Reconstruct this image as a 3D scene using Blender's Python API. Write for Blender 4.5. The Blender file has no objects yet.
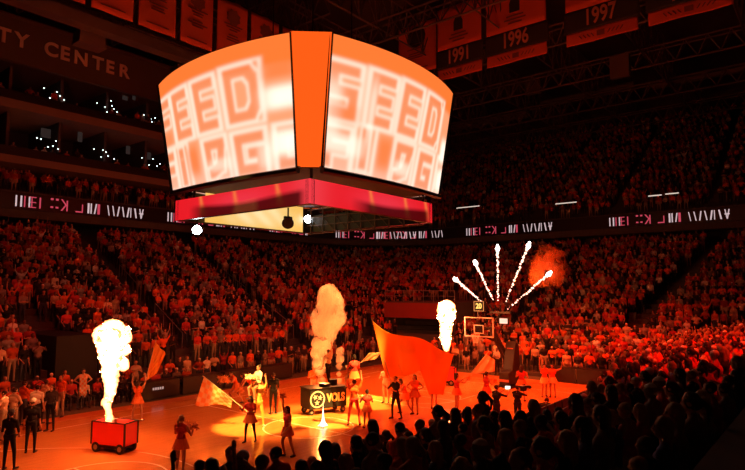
import bpy, bmesh, math, random
import numpy as np
from mathutils import Vector, Matrix, noise
random.seed(7); RNG = np.random.default_rng(7)
sc = bpy.context.scene
COL = sc.collection
PI = math.pi

# ------------------------------------------------------------------ view
FOC, CX, CY = 581.0, 372.5, 235.0
CAM = Vector((-17.3, -17.3, 5.6)); YAW = math.radians(38.9); PITCH = math.atan(54/581)
FW = Vector((math.cos(YAW)*math.cos(PITCH), math.sin(YAW)*math.cos(PITCH), math.sin(PITCH)))
RT = Vector((math.sin(YAW), -math.cos(YAW), 0)); UP = RT.cross(FW)
def ray(x, y): return FW + RT*((x-CX)/FOC) + UP*((CY-y)/FOC)
def atp(x, y, ax, v):                       # the point of the plane (axis ax = v) seen at a pixel of the photograph
    d = ray(x, y); return CAM + d*((v-CAM[ax])/d[ax])
def near(x, y, P):                          # the point seen at a pixel, as far away as P
    d = ray(x, y); k = (Vector(P)-CAM).dot(FW)
    return CAM + d*k
def proj(p):
    d = Vector(p)-CAM; w = d.dot(FW)
    return CX+FOC*d.dot(RT)/w, CY-FOC*d.dot(UP)/w, FOC/w

cam = bpy.data.cameras.new('camera'); co = bpy.data.objects.new('camera', cam); COL.objects.link(co)
co.location = CAM; co.rotation_euler = (PI/2+PITCH, 0, YAW-PI/2)
cam.sensor_width = 36; cam.lens = FOC/745*36; cam.clip_end = 400; cam.clip_start = .05
sc.camera = co

# ------------------------------------------------------------------ materials
def new_mat(name):
    m = bpy.data.materials.new(name); m.use_nodes = True
    return m, m.node_tree.nodes, m.node_tree.links
def mat(name, col, rough=.6, metal=0, noise_amt=.15, scale=8, coat=0, spec=.5):
    m, N, L = new_mat(name); b = N['Principled BSDF']
    b.inputs['Roughness'].default_value = rough; b.inputs['Metallic'].default_value = metal
    b.inputs['Coat Weight'].default_value = coat; b.inputs['Specular IOR Level'].default_value = spec
    tc = N.new('ShaderNodeTexCoord'); nz = N.new('ShaderNodeTexNoise'); nz.inputs['Scale'].default_value = scale
    mr = N.new('ShaderNodeMapRange'); mr.inputs[3].default_value = 1-noise_amt; mr.inputs[4].default_value = 1+noise_amt
    mx = N.new('ShaderNodeVectorMath'); mx.operation = 'MULTIPLY'; mx.inputs[0].default_value = col
    L.new(tc.outputs['Object'], nz.inputs['Vector']); L.new(nz.outputs['Fac'], mr.inputs[0])
    L.new(mr.outputs[0], mx.inputs[1]); L.new(mx.outputs[0], b.inputs['Base Color'])
    return m
def emit(name, col, s, base=(0.02,.02,.02)):
    m, N, L = new_mat(name); b = N['Principled BSDF']
    b.inputs['Base Color'].default_value = (*base, 1); b.inputs['Roughness'].default_value = .4
    b.inputs['Emission Color'].default_value = (*col, 1); b.inputs['Emission Strength'].default_value = s
    return m
def emit_attr(name, s, attr='Col'):
    m, N, L = new_mat(name); b = N['Principled BSDF']
    b.inputs['Base Color'].default_value = (.01,.01,.01,1); b.inputs['Roughness'].default_value = .5
    a = N.new('ShaderNodeAttribute'); a.attribute_name = attr
    L.new(a.outputs['Color'], b.inputs['Emission Color']); b.inputs['Emission Strength'].default_value = s
    return m
def person_mat():
    m, N, L = new_mat('clothed_figure'); b = N['Principled BSDF']; b.inputs['Roughness'].default_value = .8
    b.inputs['Specular IOR Level'].default_value = .25
    a = N.new('ShaderNodeAttribute'); a.attribute_name = 'Col'
    k = N.new('ShaderNodeAttribute'); k.attribute_name = 'Shirt'
    oi = N.new('ShaderNodeObjectInfo'); mx = N.new('ShaderNodeMix'); mx.data_type = 'RGBA'
    L.new(k.outputs['Fac'], mx.inputs[0]); L.new(a.outputs['Color'], mx.inputs[6]); L.new(oi.outputs['Color'], mx.inputs[7])
    L.new(mx.outputs[2], b.inputs['Base Color'])
    return m
M_FIG = person_mat()
M = dict(
  concrete=mat('dark_concrete', (.10,.095,.09), .85, 0, .25, 3),
  step=mat('stand_tread', (.07,.06,.06), .85, 0, .3, 2),
  blackm=mat('black_metal', (.02,.02,.02), .4, .5),
  black=mat('black_fabric', (.012,.012,.012), .8),
  steel=mat('painted_steel', (.35,.33,.32), .45, .3),
  roof=mat('roof_deck', (.06,.045,.04), .9, 0, .3, .3),
  truss=mat('roof_truss_paint', (.12,.09,.085), .6, .1, .2, 1),
  duct=mat('duct_sheet', (.13,.10,.09), .5, .2, .2, 1),
  beam=mat('balcony_beam_paint', (.28,.21,.19), .75, 0, .12, 1),
  signwall=mat('sign_wall_paint', (.10,.075,.07), .8, 0, .12, 1),
  letter=mat('sign_letter_white', (.75,.62,.58), .6, 0, .05, 3),
  banner=mat('banner_orange', (.68,.12,.04), .8, 0, .08, 1.5),
  banner_dark=mat('banner_charcoal', (.035,.03,.035), .8, 0, .1, 2),
  banner_print=mat('banner_print', (.22,.07,.05), .8),
  digit=mat('banner_digit', (.6,.24,.15), .8),
  tan=mat('cart_red', (.95,.06,.06), .45, 0, .06, 3),
  tire=mat('cart_tire', (.012,.012,.012), .7),
  white=mat('white_paint', (.8,.78,.75), .6, 0, .04),
  wood=mat('wood_pole', (.6,.45,.3), .5),
  net=mat('white_net', (.85,.83,.8), .7),
  pad=mat('black_pad', (.02,.016,.016), .55, 0, .1, 4),
  tlogo=mat('pad_logo', (.55,.2,.14), .6),
  glass=None, chair=mat('chair_vinyl', (.05,.045,.045), .5),
  led_off=mat('scorer_panel_dark', (.02,.012,.012), .4),
  portal=mat('portal_panel_red', (.3,.05,.04), .7, 0, .1, 1),
  bulb=emit('suite_bulb_glow', (.85,1,.95), 2.6),
  strip=emit('concourse_tube_glow', (1,.8,.66), .75),
  suite=emit('suite_screen_glow', (.3,.22,.2), .07),
  lens=emit('spotlight_lens_glow', (.9,.95,1), 40),
  phone=emit('phone_screen_glow', (1,.9,.75), 2.2),
  hair=mat('dark_hair', (.03,.015,.01), .55, 0, .2, 30),
  blond=mat('light_hair', (.35,.2,.09), .55, 0, .2, 30),
  pom=mat('pompom_strips', (.85,.35,.12), .6, 0, .3, 30),
  pomw=mat('pompom_pale_strips', (.9,.75,.5), .6, 0, .2, 30),
  capw=mat('cap_white', (.8,.78,.74), .8), capd=mat('cap_dark', (.03,.02,.02), .8),
  skirt=mat('skirt_orange', (.8,.2,.05), .8), skirtw=mat('skirt_pale', (.85,.6,.25), .8),
  cone=mat('megaphone_orange', (.85,.2,.05), .5),
  red_seg=emit('ribbon_red_glow', (1,.1,.17), .55), white_seg=emit('ribbon_white_glow', (1,.74,.78), .62),
)

# wood court: planks along the length with gloss
def court_mat():
    m, N, L = new_mat('varnished_maple_court'); b = N['Principled BSDF']
    tc = N.new('ShaderNodeTexCoord'); br = N.new('ShaderNodeTexBrick'); br.inputs['Scale'].default_value = 1
    br.inputs['Brick Width'].default_value = 1.6; br.inputs['Row Height'].default_value = .12; br.inputs['Mortar Size'].default_value = .003
    br.inputs['Color1'].default_value = (.62,.25,.06,1); br.inputs['Color2'].default_value = (.70,.29,.075,1); br.inputs['Mortar'].default_value = (.3,.18,.09,1)
    nz = N.new('ShaderNodeTexNoise'); nz.inputs['Scale'].default_value = .6; nz.inputs['Detail'].default_value = 4
    mr = N.new('ShaderNodeMapRange'); mr.inputs[3].default_value = .10; mr.inputs[4].default_value = .22
    L.new(tc.outputs['Object'], br.inputs['Vector']); L.new(tc.outputs['Object'], nz.inputs['Vector'])
    L.new(br.outputs['Color'], b.inputs['Base Color']); L.new(nz.outputs['Fac'], mr.inputs[0]); L.new(mr.outputs[0], b.inputs['Roughness'])
    b.inputs['Specular IOR Level'].default_value = .5
    return m
def cloth_mat(name, col):
    m, N, L = new_mat(name); N.remove(N['Principled BSDF']); a = N.new('ShaderNodeBsdfDiffuse'); t = N.new('ShaderNodeBsdfTranslucent'); x = N.new('ShaderNodeMixShader')
    tc = N.new('ShaderNodeTexCoord'); wv = N.new('ShaderNodeTexNoise'); wv.inputs['Scale'].default_value = 1.5
    mr = N.new('ShaderNodeMapRange'); mr.inputs[3].default_value = .85; mr.inputs[4].default_value = 1.15; mx = N.new('ShaderNodeVectorMath'); mx.operation = 'MULTIPLY'; mx.inputs[0].default_value = col
    L.new(tc.outputs['Object'], wv.inputs['Vector']); L.new(wv.outputs['Fac'], mr.inputs[0]); L.new(mr.outputs[0], mx.inputs[1])
    L.new(mx.outputs[0], a.inputs[0]); L.new(mx.outputs[0], t.inputs[0]); x.inputs[0].default_value = .5
    L.new(a.outputs[0], x.inputs[1]); L.new(t.outputs[0], x.inputs[2]); L.new(x.outputs[0], N['Material Output'].inputs['Surface']); return m
M['flag'] = cloth_mat('orange_flag_cloth', (.95,.45,.08)); M['flagtan'] = cloth_mat('pale_flag_cloth', (.9,.62,.35))
M['court'] = court_mat()
M['apron'] = mat('court_apron_paint', (.6,.2,.05), .3, 0, .08, .7)
M['line'] = mat('court_line_paint', (.85,.6,.42), .3)
def glass_mat():
    m, N, L = new_mat('backboard_glass'); N.remove(N['Principled BSDF']); t = N.new('ShaderNodeBsdfTransparent'); g = N.new('ShaderNodeBsdfGlossy'); x = N.new('ShaderNodeMixShader')
    g.inputs['Roughness'].default_value = .05; x.inputs[0].default_value = .03; t.inputs[0].default_value = (.93,.95,.95,1)
    L.new(t.outputs[0], x.inputs[1]); L.new(g.outputs[0], x.inputs[2]); L.new(x.outputs[0], N['Material Output'].inputs['Surface']); return m
M['glass'] = glass_mat()

# ------------------------------------------------------------------ mesh helpers
class MB:
    def __init__(s): s.bm = bmesh.new()
    def box(s, c, d, rot=None):
        r = bmesh.ops.create_cube(s.bm, size=1, matrix=Matrix.Translation(c) @ (rot or Matrix.Identity(4)) @ Matrix.Diagonal((*d, 1)))
        return s
    def span(s, a, b):
        a = Vector(a); b = Vector(b); return s.box((a+b)/2, [abs(x) for x in (b-a)])
    def bar(s, a, b, r, r2=None, n=8):
        a = Vector(a); b = Vector(b); d = b-a
        if d.length < 1e-6: return s
        q = d.to_track_quat('Z', 'Y').to_matrix().to_4x4()
        bmesh.ops.create_cone(s.bm, cap_ends=True, segments=n, radius1=r, radius2=r if r2 is None else r2, depth=d.length, matrix=Matrix.Translation((a+b)/2) @ q)
        return s
    def tube(s, pts, r, n=8):
        for a, b in zip(pts, pts[1:]): s.bar(a, b, r, n=n)
        return s
    def sph(s, c, r, sc3=(1,1,1), n=10):
        bmesh.ops.create_uvsphere(s.bm, u_segments=n+4, v_segments=n, radius=r, matrix=Matrix.Translation(c) @ Matrix.Diagonal((*sc3, 1)))
        return s
    def poly(s, pts):
        vs = [s.bm.verts.new(p) for p in pts]; s.bm.faces.new(vs); return s
    def prism(s, pts, d):
        d = Vector(d); a = [s.bm.verts.new(p) for p in pts]; b = [s.bm.verts.new(Vector(p)+d) for p in pts]
        s.bm.faces.new(a); s.bm.faces.new(b[::-1])
        for i in range(len(a)):
            j = (i+1) % len(a); s.bm.faces.new((a[j], a[i], b[i], b[j]))
        bmesh.ops.recalc_face_normals(s.bm, faces=s.bm.faces[:]); return s
    def cap(s, a, b, ra, rb, n=10):               # tapered capsule with round ends
        a = Vector(a); b = Vector(b); d = b-a
        q = (d if d.length > 1e-5 else Vector((0,0,1))).to_track_quat('Z', 'Y')
        rings = []
        for t in (-1,-.7,0): rings.append((a, ra, t))
        for t in (0,.7,1): rings.append((b, rb, t))
        prev = None; first = last = None
        for c, r, t in rings:
            ax = q @ Vector((0,0,t*r)); rr = r*math.sqrt(max(0, 1-t*t))
            if rr < 1e-6: ring = [s.bm.verts.new(c+ax)]
            else: ring = [s.bm.verts.new(c+ax+q @ Vector((rr*math.cos(2*PI*i/n), rr*math.sin(2*PI*i/n), 0))) for i in range(n)]
            if prev is not None:
                if len(prev) == 1:
                    for i in range(n): s.bm.faces.new((prev[0], ring[(i+1)%n], ring[i]))
                elif len(ring) == 1:
                    for i in range(n): s.bm.faces.new((prev[i], prev[(i+1)%n], ring[0]))
                else:
                    for i in range(n): s.bm.faces.new((prev[i], prev[(i+1)%n], ring[(i+1)%n], ring[i]))
            prev = ring
        return s
    def mesh(s, name='m', bevel=0):
        if bevel: bmesh.ops.bevel(s.bm, geom=s.bm.edges[:], offset=bevel, segments=2, affect='EDGES', profile=.5)
        me = bpy.data.meshes.new(name); s.bm.to_mesh(me); s.bm.free(); return me
    def build(s, name, m=None, parent=None, bevel=0, smooth=False):
        me = s.mesh(name, bevel)
        if smooth:
            for p in me.polygons: p.use_smooth = True
        return link(name, me, m, parent)
def link(name, me, m=None, parent=None):
    if m is not None: me.materials.clear(); me.materials.append(m)
    o = bpy.data.objects.new(name, me); COL.objects.link(o)
    if parent is not None: o.parent = parent
    return o
def tag(o, label=None, cat=None, group=None, kind=None):
    if label: o['label'] = label
    if cat: o['category'] = cat
    if group: o['group'] = group
    if kind: o['kind'] = kind
    return o
def empty(name, loc=(0,0,0), rz=0):
    o = bpy.data.objects.new(name, None); COL.objects.link(o); o.location = loc; o.rotation_euler = (0,0,rz); o.empty_display_size = .1
    return o
def struct(o): o['kind'] = 'structure'; return o
def baked(me, mods):                                # mesh after modifiers
    o = bpy.data.objects.new('tmp', me); COL.objects.link(o)
    for t, kw in mods:
        md = o.modifiers.new(t, t)
        for k, v in kw.items(): setattr(md, k, v)
    dg = bpy.context.evaluated_depsgraph_get(); dg.update()
    r = bpy.data.meshes.new_from_object(o.evaluated_get(dg))
    bpy.data.objects.remove(o); return r
def text_mesh(body, size, depth=.01, bold=0.0, sx=1.0):
    cu = bpy.data.curves.new('t', 'FONT'); cu.body = body; cu.size = size; cu.extrude = depth; cu.align_x = 'CENTER'; cu.align_y = 'CENTER'
    cu.offset = bold
    o = bpy.data.objects.new('t', cu); COL.objects.link(o)
    dg = bpy.context.evaluated_depsgraph_get(); dg.update()
    me = bpy.data.meshes.new_from_object(o.evaluated_get(dg)); bpy.data.objects.remove(o)
    me.transform(Matrix.Diagonal((sx,1,1,1)))
    return me
def frame_matrix(origin, xdir, zdir):               # local x -> xdir, local y -> zdir (up), local z -> normal
    x = Vector(xdir).normalized(); y = Vector(zdir).normalized(); z = x.cross(y)
    return Matrix.Translation(origin) @ Matrix((x, y, z)).transposed().to_4x4()

# ------------------------------------------------------------------ bowl path: rounded rectangle
LX, LY, RR, YO = 24.5, 11.0, 4.0, 1.6
def path_pts(off, step, counts=None):
    """points and inward normals along the loop at this offset, counter-clockwise; corners open up outward"""
    r = 2+.5*off; hx, hy = LX+off-r, LY+off-r; out = []
    segs = [('l', (hx+r,-hy), (hx+r,hy)), ('a', (hx,hy), 0), ('l', (hx,hy+r), (-hx,hy+r)), ('a', (-hx,hy), PI/2),
            ('l', (-hx-r,hy), (-hx-r,-hy)), ('a', (-hx,-hy), PI), ('l', (-hx,-hy-r), (hx,-hy-r)), ('a', (hx,-hy), 1.5*PI)]
    for q, (t, a, b) in enumerate(segs):
        if t == 'l':
            a = Vector(a); b = Vector(b); d = b-a; n = counts[q] if counts else max(1, int(round(d.length/step)))
            nm = Vector((-d.y, d.x)).normalized()
            for i in range(n): out.append((a+d*(i/n)+Vector((0,YO)), nm))
        else:
            n = counts[q] if counts else max(1, int(round(r*PI/2/step)))
            for i in range(n):
                th = b+PI/2*i/n; v = Vector((math.cos(th), math.sin(th))); out.append((Vector(a)+v*r+Vector((0,YO)), -v))
    return out
NROW, RD, RH, Z0 = 24, .85, .35, 1.25
def row_z(k): return Z0+RH*k
def near_z(k): return Z0+.12+.17*k if k <= 7 else row_z(k)      # shallow floor rows, then the raised section
def nearness(i, n):                                          # column of the loop -> 1 on the near straight, fading round its corners
    t = i/n
    a, b, c, d = 100/160, 112/160, 148/160, 1.0
    return 0 if t < a else (t-a)/(b-a) if t < b else 1 if t <= c else (d-t)/(d-c)

def ring_mesh(name, profile, m, keep=None, npt=None, profile2=None):
    """sweep a profile [(offset, z), ...] round the loop"""
    cnt = [20,12,36,12,20,12,36,12]; base = path_pts(0, 1.0, cnt); n = len(base); me = bpy.data.meshes.new(name)
    V = []; F = []; P = len(profile); cols = [path_pts(off, 1, cnt) for off, z in profile]
    for i in range(n):
        f = nearness(i, n) if profile2 else 0
        for q, ((off, z), c) in enumerate(zip(profile, cols)): V.append((c[i][0].x, c[i][0].y, z*(1-f)+(profile2[q][1]*f if f else 0)))
    for i in range(n):
        j = (i+1) % n
        if keep and not keep(i, n): continue
        for k in range(P-1): F.append((i*P+k, j*P+k, j*P+k+1, i*P+k+1))
    me.from_pydata(V, [], F); me.update()
    return link(name, me, m)
prof = [(0,0),(0,Z0+.0)]
for k in range(NROW): prof += [((k+1)*RD, row_z(k)), ((k+1)*RD, row_z(k+1))]
prof2 = [(0,0),(0,Z0)]
for k in range(NROW): prof2 += [((k+1)*RD, near_z(k)), ((k+1)*RD, near_z(k+1))]
struct(ring_mesh('seating_bowl', prof, M['step'], profile2=prof2))
OUT = NROW*RD
# ribbon fascia ring and concourse ledge above the lower bowl
struct(ring_mesh('wall_concourse', [(OUT,row_z(NROW)),(OUT+4,row_z(NROW)+.01),(OUT+4,11.3),(OUT,11.2),(OUT-.2,11.2),(OUT-.2,13.3),(OUT-.05,13.3),(OUT-.05,12.4)], M['concrete']))
# upper deck: end side and the two corners beyond it
def on_end(i, n): return i < 33 or i >= 148
prof = [(OUT-.05,12.4),(OUT+.6,13.3)]
UZ, UD, UH, UN = 13.3, .85, .52, 30
for k in range(UN): prof += [(OUT+.6+(k+1)*UD, UZ+UH*k), (OUT+.6+(k+1)*UD, UZ+UH*(k+1))]
prof += [(OUT+.6+UN*UD+4, UZ+UH*UN), (OUT+.6+UN*UD+4, 34)]
struct(ring_mesh('upper_seating_deck', prof, M['step'], keep=on_end))
# far walls behind the stands
for nm_, a, b in (('wall_left', (-60,64,0), (20,65,34)), ('wall_back', (-61,-60,0), (-60,65,34)), ('wall_right', (-60,-61,0), (20,-60,34))):
    struct(MB().span(a, b).build(nm_, M['concrete']))
struct(MB().span((-60,-60,34), (80,65,34.4)).build('ceiling', M['roof']))
struct(MB().span((-60,-60,-.2), (80,65,-.02)).build('floor', M['concrete']))

# ------------------------------------------------------------------ court floor
fl = struct(MB().span((-15.8,-8.9,-.02), (15.8,8.9,0)).build('floor_court', M['court']))
ap = MB()
for a, b in (((-17.6,-9.6),(17.6,-8.9)),((-17.6,8.9),(17.6,9.9)),((-17.6,-8.9),(-15.8,8.9)),((15.8,-8.9),(17.6,8.9))):
    ap.span((*a,-.02),(*b,.0))
o = ap.build('court_apron', M['apron'], fl)
ln = MB()
def fline(a, b, w=.06): a = Vector((*a,.004)); b = Vector((*b,.004)); d = (b-a).normalized(); n = Vector((-d.y,d.x,0))*w/2; ln.poly([a-n,b-n,b+n,a+n])
def farc(c, r, a0, a1, w=.06, n=40):
    for i in range(n):
        t0 = a0+(a1-a0)*i/n; t1 = a0+(a1-a0)*(i+1)/n
        ln.poly([(c[0]+q*math.cos(t), c[1]+q*math.sin(t), .004) for q, t in ((r-w/2,t0),(r+w/2,t0),(r+w/2,t1),(r-w/2,t1))])
HX, HY = 14.33, 7.62
for s in (-1,1):
    fline((-HX,s*HY),(HX,s*HY)); fline((s*HX,-HY),(s*HX,HY))
    for y in (-1.83,1.83): fline((s*HX,y),(s*(HX-5.8),y))
    fline((s*(HX-5.8),-1.83),(s*(HX-5.8),1.83))
    farc((s*(HX-5.8),0),1.83,0,2*PI); farc((s*12.75,0),6.75,(PI/2 if s>0 else -PI/2)+.23*s*0+.08,(1.5*PI if s>0 else PI/2)-.08)
fline((0,-HY),(0,HY)); farc((0,0),1.83,0,2*PI)
o = ln.build('court_lines', M['line'], fl)

# ------------------------------------------------------------------ people
LEN = dict(up=.30, fo=.26, th=.44, ca=.43)
PAL = dict(skin=(.55,.27,.17), skind=(.22,.11,.07), orange=(.8,.12,.018), white=(.8,.7,.62), grey=(.28,.19,.17), black=(.015,.012,.012), dark=(.05,.03,.03),
           red=(.6,.05,.04), jean=(.05,.05,.08), khaki=(.4,.3,.2), hair=(.05,.022,.014), blond=(.33,.19,.09), yellow=(.85,.55,.12), cream=(.75,.5,.33), blue=(.08,.1,.25))
def D(*v): return Vector(v).normalized()
DOWN = D(.12,.02,-1)
def pose(name):
    """arms and legs as directions in the figure's frame (x right, y forward, z up); mirrored for the left side"""
    d = dict(lean=0, arms=[(D(.14,.02,-1), D(.05,.2,-1))]*2, legs=[(D(.06,.03,-1), D(.02,-.05,-1))]*2, head=(0,0), fing=.4)
    if name == 'stand2': d.update(arms=[(D(.22,.05,-1), D(-.3,.6,-.6)), (D(.16,0,-1), D(.05,.15,-1))], legs=[(D(.12,.08,-1),D(.06,-.02,-1)),(D(.05,-.02,-1),D(0,-.08,-1))], head=(.3,-.1))
    if name == 'clap': d.update(arms=[(D(.3,.35,-.8), D(-.55,.75,.35))]*2)
    if name == 'handsup': d.update(arms=[(D(.45,.1,.8), D(.05,.1,1))]*2, fing=.15)
    if name == 'vsign': d.update(arms=[(D(.75,.35,.12), D(.0,.12,1)), (D(.6,.35,.18), D(-.05,.15,1))], fing=.05)
    if name == 'onearm': d.update(arms=[(D(.2,.15,1), D(-.05,.1,1)), (D(.2,.1,-1), D(-.2,.5,-.5))], legs=[(D(.1,.3,-1),D(.05,-.25,-1)),(D(.04,-.2,-1),D(0,-.35,-1))])
    if name == 'phone': d.update(arms=[(D(.2,.75,-.25), D(-.3,.75,.5))]*2)
    if name == 'pole': d.update(arms=[(D(.15,.6,-.5), D(-.25,.8,.45)), (D(.2,.4,-.7), D(-.3,.8,.25))], legs=[(D(.14,.18,-1),D(.05,-.05,-1)),(D(.1,-.15,-1),D(.04,-.25,-1))])
    if name == 'poms': d.update(arms=[(D(.35,.3,-.8), D(-.35,.75,.45))]*2)
    if name == 'hips': d.update(arms=[(D(.75,-.15,-.75), D(-.7,.25,-.45))]*2, fing=.7)
    if name == 'walk': d.update(arms=[(D(.14,.35,-1), D(0,.5,-.9)), (D(.14,-.3,-1), D(.05,.05,-1))], legs=[(D(.04,.42,-1),D(.02,.1,-1)),(D(.04,-.3,-1),D(.02,-.55,-1))], lean=.06)
    if name == 'lift': d.update(arms=[(D(.35,.15,.9), D(-.15,.05,1))]*2, legs=[(D(.22,.02,-1),D(.1,-.05,-1))]*2)
    if name == 'ride': d.update(arms=[(D(.3,.3,-.7), D(-.3,.75,.25))]*2, legs=[(D(.28,.9,-.35),D(.0,-.15,-1))]*2)
    if name == 'bend': d.update(lean=.85, arms=[(D(.2,.5,-.9), D(-.1,.5,-.8))]*2, legs=[(D(.12,.35,-1),D(.06,-.3,-1)),(D(.1,-.1,-1),D(.05,-.4,-1))])
    if name == 'crouchwalk': d.update(lean=.4, arms=[(D(.3,.5,-.6), D(-.2,.8,.3))]*2, legs=[(D(.15,.6,-.8),D(.05,-.2,-1)),(D(.12,-.15,-1),D(.05,-.6,-.9))])
    if name == 'sit': d.update(arms=[(D(.14,.25,-1), D(-.2,.9,-.1))]*2, legs=[(D(.12,1,-.08),D(.03,.05,-1))]*2)
    if name == 'fold': d.update(arms=[(D(.25,.3,-.9), D(-.95,.3,.12)), (D(.25,.3,-.9), D(-.95,.38,.02))])
    if name == 'cheer': d.update(arms=[(D(.8,.1,.5), D(.2,.1,1)), (D(.8,.1,.35), D(.3,.1,1))], fing=.6)
    return d
def skeleton(ps, look):
    """capsules: (a, b, ra, rb, key)"""
    S = []; W = look.get('w', 1.0)
    lean = ps['lean']; R = Matrix.Rotation(-lean, 3, 'X')
    P = Vector((0,0,0))
    def U(x, y, z): return R @ Vector((x, y, z))           # upper body point relative to the pelvis
    shirt = 'shirt'; pants = look.get('legs', 'jean'); arm = look.get('sleeve', 'shirt'); fore = look.get('fore', 'skin')
    S.append((U(-.075*W,0,.02), U(.075*W,0,.02), .118*W, .118*W, look.get('hips', pants)))
    S.append((U(-.05*W,0,.14), U(.05*W,0,.14), .108*W, .108*W, shirt))
    S.append((U(0,0,.1), U(0,0,.36), .112*W, .125*W, shirt))
    S.append((U(-.09,0,.36), U(.09,0,.36), .126, .126, shirt))
    S.append((U(-.175,0,.465), U(.175,0,.465), .066, .066, shirt))
    for s in (-1,1): S.append((U(s*.03,-.01,.535), U(s*.16,-.005,.475), .048, .055, shirt))
    S.append((U(0,-.005,.50), U(0,.01,.58), .058, .054, 'skin'))
    hy, hp = ps['head']; HR = R @ Matrix.Rotation(hy, 3, 'Z') @ Matrix.Rotation(-hp, 3, 'X') @ Matrix.Rotation(lean*.6, 3, 'X')
    hc = U(0,.02,.672)
    def H(x, y, z): return hc + HR @ Vector((x, y, z))
    S.append((H(0,-.012,.035), H(0,.012,.03), .088, .082, 'head'))
    S.append((H(0,.03,-.03), H(0,.04,-.065), .064, .042, 'head'))
    S.append((H(0,.085,.015), H(0,.108,-.012), .010, .015, 'head'))      # nose
    for s in (-1,1): S.append((H(s*.082,-.005,.018), H(s*.086,-.008,-.018), .016, .012, 'head'))
    out = dict(head=hc, H=H, hands=[])
    for s, (u, f) in zip((1,-1), ps['arms']):
        m = Vector((s,1,1)); u = Vector(a*b for a, b in zip(u, m)); f = Vector(a*b for a, b in zip(f, m))
        sh = U(s*.195,0,.46); el = sh+u*LEN['up']; wr = el+f*LEN['fo']
        S.append((sh, sh.lerp(el,.55), .064, .051, arm)); S.append((sh.lerp(el,.5), el, .046, .038, look.get('elbow', arm)))
        S.append((el, wr, .038, .026, fore))
        h = f; side = h.cross(Vector((0,0,1))) if abs(h.z) < .9 else h.cross(Vector((0,1,0)))
        side.normalize(); side = side*(1 if side.x*s <= 0 else -1)
        nrm = h.cross(side).normalized()
        pc = wr+h*.085
        out['hands'].append(wr+h*.10)
        if look.get('fine'):
            for q in (-.026,0,.026): S.append((wr+h*.01+side*q*.5, wr+h*.08+side*q, .017, .015, 'skin'))
            c = ps['fing']
            for i, (q, l) in enumerate(((-.033,.062),(-.011,.078),(.011,.084),(.033,.074))):
                a = wr+h*.085+side*q; d1 = (h*math.cos(c)+nrm*math.sin(c)+side*q*3).normalized(); b = a+d1*l*.5
                d2 = (h*math.cos(2*c)+nrm*math.sin(2*c)+side*q*3).normalized(); S.append((a, b, .0105, .010, 'skin')); S.append((b, b+d2*l*.5, .010, .0085, 'skin'))
            a = wr+h*.03+side*.025; b = a+(h*.6+side*.8).normalized()*.04; S.append((a, b, .013, .012, 'skin')); S.append((b, b+(h*.95+side*.3).normalized()*.032, .0115, .0095, 'skin'))
        else:
            S.append((wr, wr+h*.085, .028, .034, 'skin')); S.append((wr+h*.085, wr+h*.155, .032, .02, 'skin'))
    lo = 0
    for s, (t, c) in zip((1,-1), ps['legs']):
        m = Vector((s,1,1)); t = Vector(a*b for a, b in zip(t, m)); c = Vector(a*b for a, b in zip(c, m))
        hp_ = Vector((s*.09*W,0,-.02)); kn = hp_+t*LEN['th']; an = kn+c*LEN['ca']
        S.append((hp_, kn, .088*W, .058, look.get('thigh', pants))); S.append((kn, an, .056, .036, look.get('calf', pants)))
        S.append((an+Vector((0,-.02,-.045)), an+Vector((s*.03,.15,-.055)), .04, .032, look.get('shoe', 'dark')))
        lo = min(lo, an.z-.088)
        out.setdefault('feet', []).append(an)
    out['drop'] = -lo
    return S, out
def col_of(key, look, p, H):
    if key == 'shirt': return (0,0,0), 1.0
    if key == 'head':
        q = p
        return None, 0.0
    return PAL.get(key, PAL['dark']), 0.0
FIG = {}
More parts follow.
